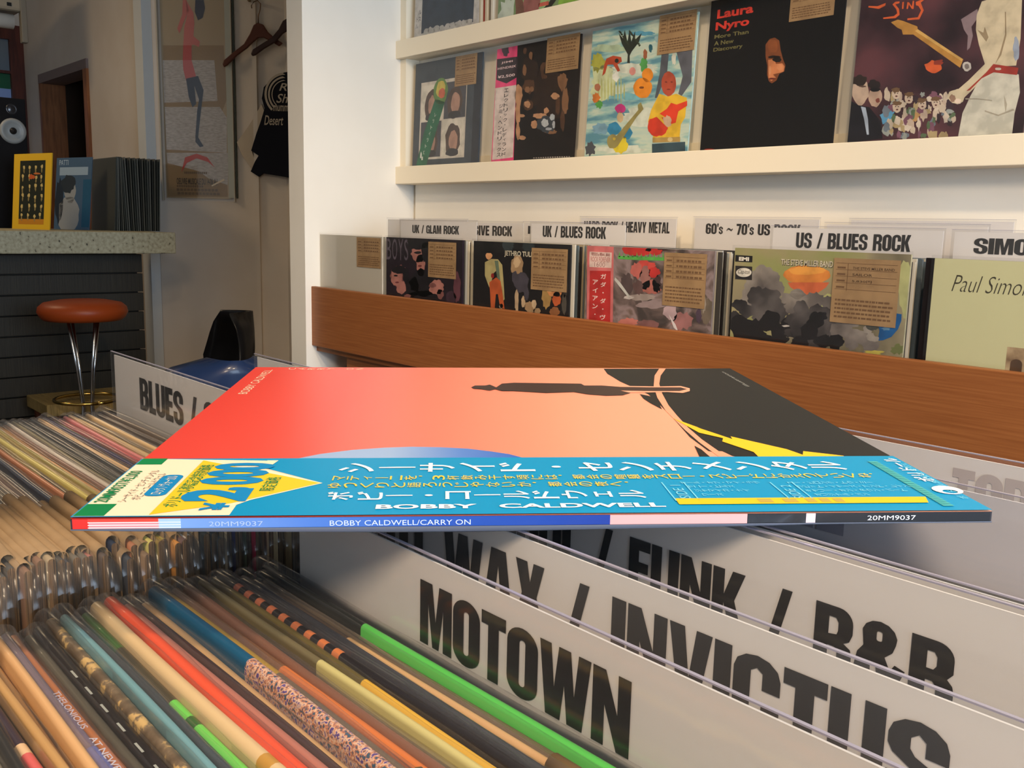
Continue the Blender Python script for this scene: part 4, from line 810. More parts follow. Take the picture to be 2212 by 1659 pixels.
def wcard(label, Y, u0, u1, ztop, text, tu0, tu1, tv0, tv1, um=None, W=None):
    x0 = at('Y', Y, u0, 490).x; x1 = at('Y', Y, u1, 490).x if u1 else x0+.3
    if W: x0 = x1-W
    um = (tu0+tu1)/2
    z1 = at('Y', Y, um, tv0).z if text else 0; z0 = at('Y', Y, um, tv1).z if text else 0
    card(label, (x0, Y, .80), x1-x0, ztop-.80, text, at('Y', Y, tu0, 490).x, at('Y', Y, tu1, 490).x, z0, z1, extra=.004)
wcard('white divider card lettered for UK glam rock, in the wall bin', 1.475, 866, 1030, 1.157, 'UK / GLAM ROCK', 891, 992, 487, 505)
wcard('blank-edged divider card, just left of the glam rock one', 1.50, 838, 1010, 1.160, '', 0, 0, 0, 0)
wcard('divider card whose lettering ends in -essive rock, half hidden', 1.53, 1000, 1130, 1.156, 'PROGRESSIVE ROCK', 958, 1107, 487, 508, W=.3)
wcard('divider card peeking out left behind the UK blues rock one', 1.50, 1133, 1300, 1.157, 'I', 1141, 1146, 488, 505)
wcard('white divider card lettered for UK blues rock, in the wall bin', 1.475, 1148, 1352, 1.156, 'UK / BLUES ROCK', 1173, 1310, 489, 514)
wcard('tall back divider card lettered for hard rock and heavy metal', 1.69, 1255, 1461, 1.173, 'HARD ROCK / HEAVY METAL', 1262, 1447, 479, 502)
wcard("back divider card lettered for 60's and 70's US rock", 1.69, 1501, 1769, 1.175, "60's ~ 70's US ROCK", 1525, 1730, 484, 508)
wcard('white divider card lettered for US blues rock, in the wall bin', 1.475, 1671, 2040, 1.157, 'US / BLUES ROCK', 1722, 1971, 505, 540)
wcard('divider card beginning with SIMO, cut by the right frame edge', 1.475, 2064, None, 1.156, 'SIMON', 2108, 2265, 516, 551)
wcard('wide blank back divider card, above the US blues rock one', 1.70, 1838, 2190, 1.175, '', 0, 0, 0, 0)
wcard('clear topped divider card between the wide back one and the US blues rock one', 1.55, 1786, 2135, 1.165, '', 0, 0, 0, 0)
# ================================================================== FRONT BIN
rb = thing('record_bin', 'front wooden record bin filled with sleeved records', 'record bin', (-.4, .25, 0))
box('front_board', (-.775, -.02, .66), (-.015, -.004, .90), WOOD, rb, .002)
box('back_board', (-.775, .50, .66), (-.015, .516, .90), WOOD, rb, .002)
box('side_board', (-.775, -.004, .66), (-.757, .50, .90), WOOD, rb, .002)
box('side_board', (-.033, -.004, .66), (-.015, .50, .90), WOOD, rb, .002)
box('partition', (-.392, -.004, .68), (-.382, .50, .90), WOOD, rb)
box('bottom_board', (-.757, -.004, .66), (-.033, .50, .68), WOOD, rb)
for x in (-.77, -.055):
    for y in (-.015, .47): box('leg', (x, y, 0), (x+.035, y+.035, .66), WOOD, rb)
Z0 = .681
def record(x0, y, th, col, label, group=None, W=.315, top=1.005, kx=None, bands=None, seed=0, z0=Z0, dark=False, loose=.006, kc=None):
    """cardboard jacket with a rounded spine edge up, clear outer sleeve, kraft card folded over its right end"""
    R = random.Random(seed)
    t = thing('record', label, 'record', (x0, y, z0), group)
    th *= 1.12; r = th/2; N = 16; K = 6; H = top-z0; mats = [col if not isinstance(col, tuple) else M(col, .35, 0, .25)]; mi = []
    bands = bands or []
    for b in bands:
        m = b[2] if not isinstance(b[2], tuple) else M(b[2], .35, 0, .25)
        if m not in mats: mats.append(m)
    ph = R.uniform(0, 6); am = .0006
    xs = sorted(set([i/N for i in range(N+1)]+[b[0] for b in bands]+[b[1] for b in bands]))
    vs, fs = [], []
    prof = [(-r, 0)]+[(-r*math.cos(PI*k/K), H-r+r*math.sin(PI*k/K)) for k in range(K+1)]+[(r, 0)]
    P = len(prof)
    for f_ in xs:
        wob = am*math.sin(ph+f_*7)
        for a_, b_ in prof: vs.append((x0+f_*W, y+a_+wob*(b_/H), z0+b_))
    for i in range(len(xs)-1):
        fm = (xs[i]+xs[i+1])/2; k_ = 0
        for b in bands:
            if b[0] <= fm <= b[1]:
                m = b[2] if not isinstance(b[2], tuple) else M(b[2], .35, 0, .25); k_ = mats.index(m)
        for j in range(P-1):
            a_ = i*P+j; fs.append((a_, a_+P, a_+P+1, a_+1)); mi.append(k_)
    mats.append(ENDM); fs.append(tuple(range(P))); mi.append(0); n_ = (len(xs)-1)*P; fs.append(tuple(n_+j for j in range(P-1, -1, -1))); mi.append(len(mats)-1)
    j_ = meshobj('jacket', vs, fs, mats, t, mi, True)
    # outer sleeve: loose film, corners rounded at both ends
    vs, fs = [], []; ex = .009+R.uniform(0, .005); r2 = r+.0004+R.uniform(0, .0005); up = R.uniform(.001, .0045); L = W+2*ex
    xs = [0, .0025, .006, .012, .03]+[.1*L*k for k in range(1, 10)]+[L-.03, L-.012, L-.006, L-.0025, L]
    for s_ in xs:
        e = min(s_, L-s_); drop = (.013*(1-math.sqrt(max(0, 1-(1-e/.013)**2)))) if e < .013 else 0
        tt = H+up-drop; rr_ = r2*(1+(.35 if e < .02 else .0)); wob = am*math.sin(ph+(s_/L)*7)+.0005*math.sin(ph*3+s_*70)
        for k in range(-1, K+2):
            if k == -1: a_, b_ = -rr_, tt-.11
            elif k == K+1: a_, b_ = rr_, tt-.11
            else: a_, b_ = -rr_*math.cos(PI*k/K), tt-rr_+rr_*math.sin(PI*k/K)
            vs.append((x0-ex+s_, y+a_+wob, z0+b_))
    P = K+3
    for i in range(len(xs)-1):
        for j in range(P-1): a_ = i*P+j; fs.append((a_, a_+P, a_+P+1, a_+1))
    meshobj('plastic_sleeve', vs, fs, PLS, t, smooth=True)
    if kx:
        r3 = r2+.0004; xa, xb = x0+kx[0], x0+kx[1]; vs, fs = [], []
        prof = [(-r3, H+up+.0006-.09)]+[(-r3*math.cos(PI*k/K), H+up+.0006-r3+r3*math.sin(PI*k/K)) for k in range(K+1)]+[(r3, H+up+.0006-.09)]
        for xx in (xa, (xa+xb)/2, xb):
            wob = am*math.sin(ph+((xx-x0)/W)*7)
            for a_, b_ in prof: vs.append((xx, y+a_+wob, z0+b_))
        P = len(prof)
        for i in range(2):
            for j in range(P-1): a_ = i*P+j; fs.append((a_, a_+P, a_+P+1, a_+1))
        o = meshobj('price_card', vs, fs, kc or KRAFT2, t, smooth=True)
        md = o.modifiers.new('thick', 'SOLIDIFY'); md.thickness = .0003; md.offset = 1
    return t
ENDM = NM('board_edge', [(40, 30, 22), (120, 92, 62)], scale=(1, 300, 3), nscale=5, rough=.8)
BRK = (88, 62, 48)
AL = [ # y, thickness, colour, label words, price card, bands
 (.038, .003, (150, 140, 118), 'dull olive grey spine, nearest record of the front row', 0, None),
 (.0435, .003, (54, 50, 48), 'charcoal spine at the very front of the near row', 0, None),
 (.049, .003, (178, 160, 130), 'sand coloured spine near the lower left corner', 0, None),
 (.0545, .0034, (164, 152, 128), 'beige grey spine next to a black one, lower left corner', 0, None),
 (.0588, .0032, (40, 38, 36), 'black spine in front of the purple and salmon one', 0, None),
 (.0634, .0034, (58, 44, 56), 'dark purple spine turning salmon pink halfway', 0, [(.0, .04, (176, 60, 50)), (.265, .285, (236, 196, 150)), (.285, .42, (222, 100, 96)), (.42, 1, (160, 60, 56))]),
 (.0672, .0026, (196, 150, 92), 'thin tan spine, first of three behind the purple one', 0, None),
 (.0703, .0026, (184, 138, 82), 'thin tan spine, middle of three behind the purple one', 0, None),
 (.0736, .0028, (222, 172, 118), 'peach tan spine, last of three before the lavender one', 0, None),
 (.0776, .0038, (124, 108, 124), 'lavender grey spine with small pale lettering', 'lav', [(.3, .45, (116, 118, 170))]),
 (.0818, .0032, (214, 128, 66), 'worn orange spine behind the lavender one', 0, None),
 (.0858, .0034, (84, 78, 66), 'dark olive grey spine with faint lettering', 'grey', None),
 (.0901, .0036, (30, 24, 22), 'deep black spine before the gold-flecked one', 0, None),
 (.0944, .0036, GOLDF, 'brown spine with gold flecks', 0, None),
 (.0982, .0028, (112, 156, 162), 'light blue spine behind the gold-flecked one', 0, None),
 (.1016, .0030, (58, 60, 64), 'slate grey spine between the light blue and green ones', 0, None),
 (.1055, .0034, (58, 96, 46), 'dark green spine with bright green dashes', 0, [(.12, .17, (60, 56, 44)), (.17, .27, (70, 64, 48)), (.27, .31, (110, 200, 84)), (.33, .47, (110, 200, 84))]),
 (.1102, .0046, (216, 184, 136), 'thick cream spine beside the green one', 0, [(.43, .45, (190, 140, 60))]),
 (.1152, .0044, (226, 84, 52), 'bright orange-red spine', 0, None),
 (.1198, .0034, (176, 112, 96), 'dusty pink spine right behind the orange-red one', 0, None),
 (.1240, .0036, (62, 44, 40), 'dark brown spine behind the dusty pink one', 0, None),
 (.1284, .0042, (210, 168, 118), 'sandy tan spine before the blue one', 0, None),
 (.1330, .0044, (10, 84, 118), 'deep blue spine changing to pink and grey speckles', 'k', [(.26, 1, SPECK)]),
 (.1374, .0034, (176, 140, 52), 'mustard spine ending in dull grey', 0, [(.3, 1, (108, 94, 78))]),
 (.1412, .0034, (206, 116, 62), 'rusty orange spine behind the mustard one', 0, [(0, .28, (118, 82, 58))]),  # brown left end: shadow of the album put into the spine colour
 (.1452, .0032, (128, 84, 62), 'reddish brown spine, first of two brown ones', 0, None),
 (.1490, .0034, (146, 100, 74), 'wide warm brown spine, second of two brown ones', 0, None),
 (.1528, .0028, (196, 184, 122), 'pale yellow-green spine', 0, [(0, .3, (110, 100, 72))]),  # dull left end is painted shade from the album above
 (.1562, .0030, (214, 166, 56), 'golden yellow spine beside the banded one', 0, [(0, .36, (96, 84, 46))]),  # olive left end stands in for the album's shadow on the yellow
 (.1598, .0034, (30, 26, 28), 'black spine with orange bands', 0, [(.05+.03*i, .064+.03*i, (170+4*i, 92+3*i, 66)) for i in range(9)]),
 (.1636, .0030, (56, 46, 58), 'dark plum spine behind the banded one', 0, None),
 (.1672, .0030, (40, 38, 44), 'blue-black spine with scuffed edges', 0, None),
 (.1708, .0030, (60, 62, 70), 'dark grey-blue spine before the peach one', 0, None),
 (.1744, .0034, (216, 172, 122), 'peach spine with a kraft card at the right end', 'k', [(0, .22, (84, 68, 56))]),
 (.1780, .0028, (112, 96, 76), 'taupe spine just before the bright green one', 0, None),
 (.1814, .0032, (96, 204, 90), 'bright green spine', 0, [(0, .25, (44, 46, 44))]),  # near-black left end is shade under the album, painted on the green
 (.1846, .0024, (52, 48, 46), 'thin dark spine against the front divider card', 0, None)]
R = random.Random(11)
for i, (y, th, col, lab, ex, bands) in enumerate(AL):
    xo = -.358+R.uniform(-.006, .005)
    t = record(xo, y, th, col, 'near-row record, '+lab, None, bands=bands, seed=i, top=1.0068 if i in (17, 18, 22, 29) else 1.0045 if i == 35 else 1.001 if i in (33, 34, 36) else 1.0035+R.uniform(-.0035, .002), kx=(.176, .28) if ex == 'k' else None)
    if ex in ('lav', 'grey'):
        a = Art((xo, y-.0012, 1.0045), (1, 0, 0), (0, .0024, .0), (0, 0, 1), .0001, .0012)
        if ex == 'lav':
            a.text('THELONIOUS', .06, .1, .088, .9, M((176, 168, 180), .5), 1, .01); a.text('AT NEWPORT', .094, .1, .125, .9, M((186, 180, 190), .5), 1, .01)
        else:
            for k in range(7): a.rect(.05+k*.014, .3, .056+k*.014, .6, M((150, 150, 140), .5), 1)
        a.build('spine_lettering', [q_ for q_ in t.children if q_.name.startswith('jacket')][0])
BL = [ # left part colour by y
 (.1280, (150, 96, 84), 'rose brown spine'), (.1318, (90, 76, 66), 'umber spine behind the rose brown one'), (.1354, (66, 68, 72), 'smoky slate spine before the navy one'),
 (.1392, (36, 44, 60), 'navy spine'), (.1430, (64, 66, 70), 'charcoal blue spine right behind the navy one'), (.1468, (166, 108, 76), 'copper brown spine'), (.1504, (140, 112, 84), 'milky brown spine'),
 (.1540, (190, 174, 96), 'yellow-green spine'), (.1578, (144, 120, 62), 'dark olive spine'), (.1612, (158, 142, 66), 'mottled olive-yellow spine'), (.1652, (210, 142, 70), 'orange spine'),
 (.1690, (120, 94, 88), 'mauve brown spine'), (.1722, (206, 194, 180), 'white spine'), (.1758, (112, 104, 80), 'khaki spine behind the white one'), (.1794, (64, 66, 62), 'dark grey spine, first of four together'),
 (.1828, (54, 56, 56), 'dark grey spine, second of four together'), (.1862, (78, 78, 74), 'dark grey spine, third of four together'), (.1896, (60, 62, 64), 'dark grey spine, fourth of four together'),
 (.1930, (212, 176, 132), 'thin cream spine before the indigo one'), (.1964, (56, 54, 84), 'indigo spine'), (.1998, (50, 68, 90), 'steel blue spine behind the indigo one'), (.2030, (150, 150, 110), 'pale moss spine'),
 (.2066, (176, 54, 70), 'crimson spine'), (.2102, (200, 120, 120), 'rose pink spine'), (.2138, (206, 176, 128), 'cream spine, nearest of four cream ones'), (.2174, (214, 184, 138), 'cream spine, second of four cream ones'),
 (.2210, (196, 164, 116), 'cream spine, third of four cream ones'), (.2246, (204, 172, 126), 'cream spine, farthest of four cream ones'), (.2282, (78, 72, 70), 'dark grey spine, first of three beside the blues card'),
 (.2318, (66, 62, 62), 'dark grey spine, second of three beside the blues card'), (.2354, (96, 86, 80), 'dark grey spine, third of three beside the blues card'), (.2392, (110, 96, 84), 'taupe spine tight against the blues card')]
y = .052; i = 0
while y < .1265:
    col = R.choice([(96, 88, 76), (70, 66, 60), (150, 130, 100), (120, 90, 70), (60, 58, 60)])
    record(-.733+R.uniform(-.005, .005), y, .0029, col, 'plain record with kraft card, '+ORD[i]+' from the near end of the far row', 'records at the near end of the far row', seed=100+i, top=1.004+R.uniform(-.003, .003), kx=(.212+R.uniform(-.012, .012), .309))
    y += .0037; i += 1
for i, (y, col, lab) in enumerate(BL):
    record(-.735+R.uniform(-.006, .004), y, .0028, col, 'far-row record, '+lab, seed=200+i, top=1.003+R.uniform(-.003, .003), kx=(.226+R.uniform(-.014, .012), .311))
# loose kraft-edged sleeves in front of the right divider cards
for k in range(4):
    record(-.352, .1955+.0042*k, .0028, [(96, 84, 74), (60, 58, 58), (130, 120, 104), (50, 48, 50)][k], ORD[k]+' record behind the MOTOWN card, in front of the HOT WAX card', 'records between the first two cards', seed=400+k, top=1.004)
for k in range(12):
    record(-.352, .222+.0045*k, .003, [(96, 84, 74), (60, 58, 58), (150, 140, 120), (50, 48, 50)][k % 4], ORD[k]+' record behind the HOT WAX / INVICTUS card', 'records behind the second card', seed=420+k, top=1.004)
for k in range(20):
    record(-.352, .294+.005*k, .003, [(176, 150, 130), (60, 58, 58), (150, 140, 120), (120, 96, 84)][k % 4], ORD[k]+' record behind the FUNK / R&B card', 'records behind the third card', seed=440+k, top=1.006)
# divider cards of the front bin
CZ = .86
card('white divider card reading MOTOWN, nearest of the front bin', (-.346, .1885, CZ), .297, 1.0355-CZ, 'MOTOWN', -.2595, -.161, 1.0045, 1.0275, extra=.003)
card('white divider card reading HOT WAX / INVICTUS, directly behind the MOTOWN one', (-.342, .214, CZ), .297, 1.0435-CZ, 'HOT WAX / INVICTUS', -.3345, -.0855, 1.0125, 1.036, extra=.003)
card('white divider card ending in FUNK / R&B, third of the front bin', (-.342, .280, CZ), .297, 1.044-CZ, 'SOUL / FUNK / R&B', -.350+.024, -.113, 1.005, 1.0285, extra=.003)
card('empty clear divider card close behind the FUNK / R&B one', (-.338, .287, CZ), .297, 1.0445-CZ, '', 0, 0, 0, 0, extra=.002)
LB = M((150, 150, 166), .6); LG = M((188, 178, 176), .6)
card('bluish divider card with faint grey letters, under the right end of the album', (-.34, .397, CZ), .30, 1.0455-CZ, 'II', -.246, -.2165, 1.012, 1.035, ink=LB, extra=.003, white=M((206, 206, 216), .6))
card('farthest divider card of the front bin with pale grey letters', (-.34, .455, CZ), .297, 1.0465-CZ, 'TOP', -.1945, -.1585, 1.017, 1.0405, ink=LG, extra=.003)
card('white divider card starting with BLUES, beside the stool', (-.748, .2515, CZ), .297, 1.0455-CZ, 'BLUES / SOUL', -.696, -.696+.176, 1.0115, 1.035, extra=.003)
card('blank divider card corner sticking up behind the red album', (-.752, .372, CZ), .297, 1.0345-CZ, '', 0, 0, 0, 0, extra=.003)

# ================================================================== THE ALBUM LYING ON TOP
cx2w = lambda x, y, z: Vector((math.cos(YAW)*x+math.sin(YAW)*(-0)*0-0, 0, 0))
def c2w(x, y, z): return Vector((XW.x*x+XW.y*y, YW.x*x+YW.y*y, z))
yw, tx, ty, SS = .0730, .0092, .0115, .315
exs = c2w(math.cos(yw), math.sin(yw), tx).normalized(); eys = c2w(-math.sin(yw), math.cos(yw), ty); eys = (eys-exs*eys.dot(exs)).normalized()
ns = exs.cross(eys).normalized()
OFL = c2w(-.1442, .3026, EZ-.0984)
TH = .0038
alb = thing('album', 'red and salmon album with blue Japanese paper band lying flat across the cards', 'record', OFL)
def sp_(u, v):
    d = ray(u, v); P = EYE+d*((OFL-EYE).dot(ns)/d.dot(ns))-OFL; return P.dot(exs), P.dot(eys)
SALM = grad('album_ink_and_sheen', [(0, (226, 62, 50)), (.22, (232, 82, 68)), (.42, (244, 128, 104)), (.62, (252, 156, 126)), (1, (255, 176, 144))], tuple(exs), OFL.dot(exs), OFL.dot(exs)+.30, .32)  # printed red-to-salmon gradient, with some of the cover's sheen put into its colour
# jacket body with slightly rounded edges
g = .0012
jv = []
obj_ = obox('jacket', OFL-ns*TH, exs*SS, eys*SS, ns*TH, M((46, 44, 50), .35), alb)
A = Art(OFL, exs, eys, ns, .00006, .0001)
A.rect(0, 0, SS, SS, SALM, 0)
def P_(L): return [sp_(*q_) for q_ in L]
DKG = M((27, 27, 25), .42); INKB = M((30, 28, 28), .35); YEL = M((244, 192, 34), .4)
def clampsq(L): return [(min(max(a, 0), SS), min(max(b, 0), SS)) for a, b in L]
def dense(L, n=4):
    out = []
    for i in range(len(L)):
        a, b = L[i], L[(i+1) % len(L)]
        out += [(a[0]+(b[0]-a[0])*k/n, a[1]+(b[1]-a[1])*k/n) for k in range(n)]
    return out
# large dark disc, its salmon rim line, lightning streak
A.poly(clampsq(P_([(1304, 797), (1590, 790), (1990, 985), (1700, 1010), (1530, 975), (1490, 945), (1455, 905), (1430, 880), (1400, 852), (1340, 825), (1312, 808)])), DKG, 1)
rim = [(1424, 797), (1414, 812), (1412, 835), (1420, 860), (1438, 888), (1455, 905), (1480, 930), (1510, 956), (1548, 984), (1556, 990), (1574, 990), (1556, 978), (1516, 950), (1486, 924), (1462, 898), (1444, 876), (1430, 850), (1424, 830), (1427, 812), (1438, 797)]
A.poly(clampsq(P_(rim)), M((252, 160, 128), .35), 2)
A.poly(P_([(1382, 852), (1402, 856), (1418, 862), (1430, 885), (1405, 872), (1390, 862)]), DKG, 2.3)
A.poly(P_([(1500, 964), (1515, 972), (1536, 990), (1512, 990)]), DKG, 3)
A.poly(P_([(1536, 975), (1548, 984), (1556, 990), (1590, 990), (1560, 976)]), M((252, 160, 128), .35), 2.1)
A.poly(P_([(1454, 905), (1512, 926), (1504, 924), (1582, 950), (1578, 944), (1700, 972), (1734, 984), (1735, 976), (1822, 986), (1826, 990), (1640, 990), (1626, 976), (1640, 982), (1560, 955), (1562, 948), (1510, 936)]), YEL, 4)
A.text('KICHI OGAWA', *[0, 0, 0, 0], M((150, 150, 146), .4), 3) if False else None
# elongated dark silhouette with its pale outline
sil = [(1018, 838), (1026, 834), (1048, 834), (1058, 832), (1072, 838), (1084, 830), (1110, 828), (1180, 829), (1255, 830), (1262, 834), (1300, 834), (1340, 837), (1400, 838), (1470, 838), (1484, 842), (1468, 846), (1400, 846), (1340, 845), (1362, 850), (1345, 855), (1310, 856), (1270, 853), (1240, 848), (1180, 850), (1110, 846), (1084, 846), (1070, 842), (1058, 845), (1040, 842), (1024, 841)]
A.poly(P_([(1262, 840), (1300, 834), (1420, 836), (1470, 835), (1490, 840), (1490, 846), (1475, 850), (1440, 848), (1400, 849), (1300, 849)]), M((252, 168, 136), .35), 4)
A.poly(P_(sil), M((58, 38, 34), .35), 5)
BLU = grad('blue_disc_ink', [(0, (150, 176, 214)), (.3, (86, 130, 204)), (.6, (36, 92, 190)), (1, (24, 66, 170))], tuple(exs), OFL.dot(exs)+.10, OFL.dot(exs)+.20, .35)
bd = [(594, 1003), (640, 992), (690, 982), (760, 973), (830, 968), (890, 966), (950, 967), (1010, 970), (1060, 976), (1100, 982), (1138, 992), (1142, 1003)]
A.poly(P_(bd), BLU, 2)
def tbox(uvA, st, m, bold=0, up='-x', layer=6, hh=None):
    """text in upright-album orientation between two pixel anchors: start baseline, end cap"""
    pass
B2 = Art(OFL+exs*SS, eys, -exs, ns, .00006, .0001)     # upright album frame: a from spine, b from album bottom (right) to top (left)
def up_(u, v): a, b = sp_(u, v); return b, SS-a
def upt(st, u0_, v0_, u1_, v1_, m, layer=8, bold=0.0, **k):
    a, b = up_(u0_, v0_), up_(u1_, v1_)
    B2.text(st, min(a[0], b[0]), min(a[1], b[1]), max(a[0], b[0]), max(a[1], b[1]), m, layer, bold, **k)
PALE = M((250, 206, 176), .4)
p0_ = up_(531, 852); p1_ = up_(607, 800)
B2.text('BOBBY CALDWELL', p0_[0], p0_[1]-.0005, p1_[0], p0_[1]+.0045, PALE, 3, -.0)
x_ = .0
for k, ch_ in enumerate('CARRY ON'):
    if ch_ == ' ': continue
    aa = up_(622+k*21, 799); B2.text(ch_, .3045, aa[1]-.0046, .3105, aa[1], PALE, 3)
p0_ = up_(1548, 806)
B2.text('illustration', .246, .0085, .30, .011, M((150, 150, 146), .4), 3)
# ---------------- paper band (obi): a 0..0.070
OW = sp_(1000, 992)[1]
CY = M((0, 142, 192), .4); CRM = M((248, 224, 192), .45); GRN = M((10, 128, 72), .45); OYL = M((236, 194, 40), .45)
obi = Art(OFL+exs*SS, eys, -exs, ns, .00006, .0007)
obi.rect(0, 0, OW, SS, CY, 0)
def u2(L): return [up_(*q_) for q_ in L]
def ob(u, v):
    a, b = up_(u, v); return (min(max(a, .0007), OW), min(max(b, .0005), SS-.0005))
obi.poly([ob(*q_) for q_ in [(322, 999), (610, 999), (495, 1120), (150, 1120), (152, 1125)]]+[(.0007, SS-.0005), (OW, SS-.0005)], CRM, 1) if False else obi.poly([(OW, SS-.0005), (.0007, SS-.0005), ob(492, 1122), ob(578, 999)], CRM, 1)
obi.poly([(OW, SS-.0006), (OW-.0095, SS-.0006), (OW-.0095, SS-.0105), (OW, SS-.0105)], GRN, 2)
obi.poly([(.0008, SS-.0006), (.014, SS-.0006), (.014, SS-.0105), (.0008, SS-.0105)], GRN, 2)
def lozenge(L, m, ly): obi.poly([ob(*q_) for q_ in L], m, ly)
lozenge([(697, 1048), (535, 1008), (560, 1012), (470, 1110), (540, 1085)], CRM, 2)
lozenge([(691, 1048), (440, 999), (322, 1117), (500, 1092)], OYL, 3)
lozenge([(578, 999), (602, 999), (568, 1023), (560, 1016)], CRM, 3.4)
def ot(st, c0, c1, m, layer=5, bold=0, **k):
    """text box given by two opposite pixel corners"""
    a, b = up_(*c0), up_(*c1)
    obi.text(st, min(a[0], b[0]), min(a[1], b[1]), max(a[0], b[0]), max(a[1], b[1]), m, layer, bold, **k)
def ott(st, s_, e_, h, m, layer=5, bold=0, drop=0):
    """line of text starting at pixel s_ and ending at e_, cap height h metres (towards the left)"""
    a, b = up_(*s_), up_(*e_); q_ = (a[1]+b[1])/2; obi.text(st, a[0], q_-h/2, b[0], q_+h/2, m, layer, bold)
LBL = M((14, 132, 190), .4)
ott('20MM9037/¥2,000', (211, 1091), (305, 1022), .0056, GRN, 5, .01)
ott('シーサイド・センチメンタル', (262, 1090), (338, 1021), .0034, M((120, 112, 100), .5), 5)
ott('ボビー・コールドウェル', (291, 1085), (352, 1028), .0034, M((120, 112, 100), .5), 5)
aa, bb = up_(328, 1077), up_(376, 1031); aa = (aa[0], (aa[1]+bb[1])/2-.0033)
obi.poly(rr(aa[0], aa[1]-.001, bb[0], aa[1]+.0068, .003), LBL, 5)
obi.text('ロック／ヴォーカル', aa[0]+.002, aa[1]+.0006, bb[0]-.002, aa[1]+.0052, CRM, 6)
ott('ポリドール移籍記念特別価格', (355, 1101), (458, 1009), .0056, GRN, 5, .004)
ott('限定価格', (570, 1066), (598, 1036), .0056, GRN, 5, .004)
# big price
aa = up_(500, 1108); bb = up_(563, 1003)
ot('¥', (428, 1109), (502, 1091), LBL, 6, .03)
def pr(ch_, u0, v0, u1, v1):
    a, b = up_(u0, v0), up_(u1, v1)
    cx = [min(a[0], b[0]), max(a[0], b[0])]; cy = (a[1]+b[1])/2; h = .0235
    obi.text(ch_, cx[0]-.0006, cy-h/2, cx[1]+.0006, cy+h/2, LBL, 6, .05)
pr('2', 465, 1088, 470, 1062)
a_ = up_(500, 1060); obi.blob(a_[0]-.001, a_[1]-.003, .0022, .0040, LBL, 6, .1, 12)
pr('0', 500, 1052, 502, 1036); pr('0', 512, 1035, 517, 1020); pr('0', 525, 1020, 533, 1006)
# brush title: up = -exs, columns run along +exs
WH = M((252, 250, 244), .4); YT = M((232, 200, 70), .4)
def col_(st, v_u0, u_end, amid, size, m, bold=0, layer=5, shrink=1.0):
    """vertical column: starts at pixel u0 (on row v) and ends at u_end; amid = distance from the spine"""
    n = len(st); b0 = SS-v_u0; b1 = SS-u_end; pitch = (b0-b1)/n; y = b0
    for ch_ in st:
        if ch_ == 'ー': obi.poly([(amid-size*.035, y-pitch*.95), (amid+size*.05, y-pitch*.95), (amid+size*.06, y-pitch*.5), (amid+size*.03, y-pitch*.04), (amid-size*.05, y-pitch*.05)], m, layer)
        elif ch_ == '・': obi.blob(amid, y-pitch*.5, size*.09, size*.13, m, layer, .05, 12)
        elif ch_ in '、。': obi.blob(amid+size*.3, y-pitch*.2, size*.08, size*.1, m, layer, .1, 8)
        elif ch_ != ' ':
            vs, fs = textm(ch_, bold)
            if vs:
                ax, bx = min(v[0] for v in vs), max(v[0] for v in vs); ay, by = min(v[1] for v in vs), max(v[1] for v in vs)
                sc = .88 if ch_ not in 'ィェッ' else .6
                w_, h_ = size*sc*shrink, pitch*sc
                if (by-ay) < .45*(bx-ax): h_ *= .5
                obi.add([(amid+((a-(ax+bx)/2)/(bx-ax))*w_, y-pitch/2+((b-(ay+by)/2)/(by-ay))*h_) for a, b in vs], fs, m, layer)
        y -= pitch
uu = lambda u, v: sp_(u, v)[0]
vv = lambda u, v: sp_(u, v)[1]
col_('シーサイド・センチメンタル', uu(728, 1015), uu(1815, 1005), vv(1250, 1013), .0150, WH, .012)
col_('マティーニを、3杯飲み干す頃には、都会の喧騒をスロー・スピードにかえっていくね。', uu(716, 1040), uu(1905, 1030), vv(1300, 1035), .0072, YT, .004)
col_('ゆっくりと語ろうじゃないか、都会の夜へ。', uu(706, 1053), uu(1380, 1048), vv(1050, 1052), .0072, YT, .004)
col_('ボビー・コールドウェル', uu(700, 1082), uu(1395, 1072), vv(1000, 1075), .0112, WH, .012)
def ltr(art_, st, s0, s1, q0, q1, m, layer=5, bold=0):
    art_.text(st, s0, q0, s1, q1, m, layer, bold)
FR_ = Art(OFL, exs, eys, ns, .00006, .0007)
FR_.text('BOBBY', uu(812, 1100), .0054, uu(1030, 1097), .0104, WH, 5, .03)
FR_.text('CALDWELL', uu(1078, 1096), .0054, uu(1433, 1092), .0104, WH, 5, .03)
qa, qb = vv(1500, 1095), vv(1500, 1083)
FR_.poly([(uu(1460, 1085), qb+.0006), (uu(1468, 1096), qa), (uu(2000, 1088), qa), (uu(1993, 1075), qb+.0006)], M((246, 190, 30), .4), 5)
for s0 in (1636, 1690, 1740, 1770, 1800):
    FR_.rect(uu(s0, 1085), qa+.0015, uu(s0+(20 if s0 > 1700 else 30), 1085), qb-.0008, M((186, 160, 70), .4), 6)
LTB = M((120, 206, 230), .4)
for (u0, st) in ((1430, 'SIDE 1'), (1678, 'SIDE 2')):
    a = up_(u0+28, 1082); b = up_(u0, 1047)
    obi.text(st, a[0], a[1]-.006, b[0]-.004, a[1]-.002, LTB, 5)
    for d_ in (.0, -.0085): obi.poly([(a[0]-.003, a[1]+d_), (a[0]-.003, a[1]+d_+.0005), (b[0], a[1]+d_+.0005), (b[0], a[1]+d_)], LTB, 5)
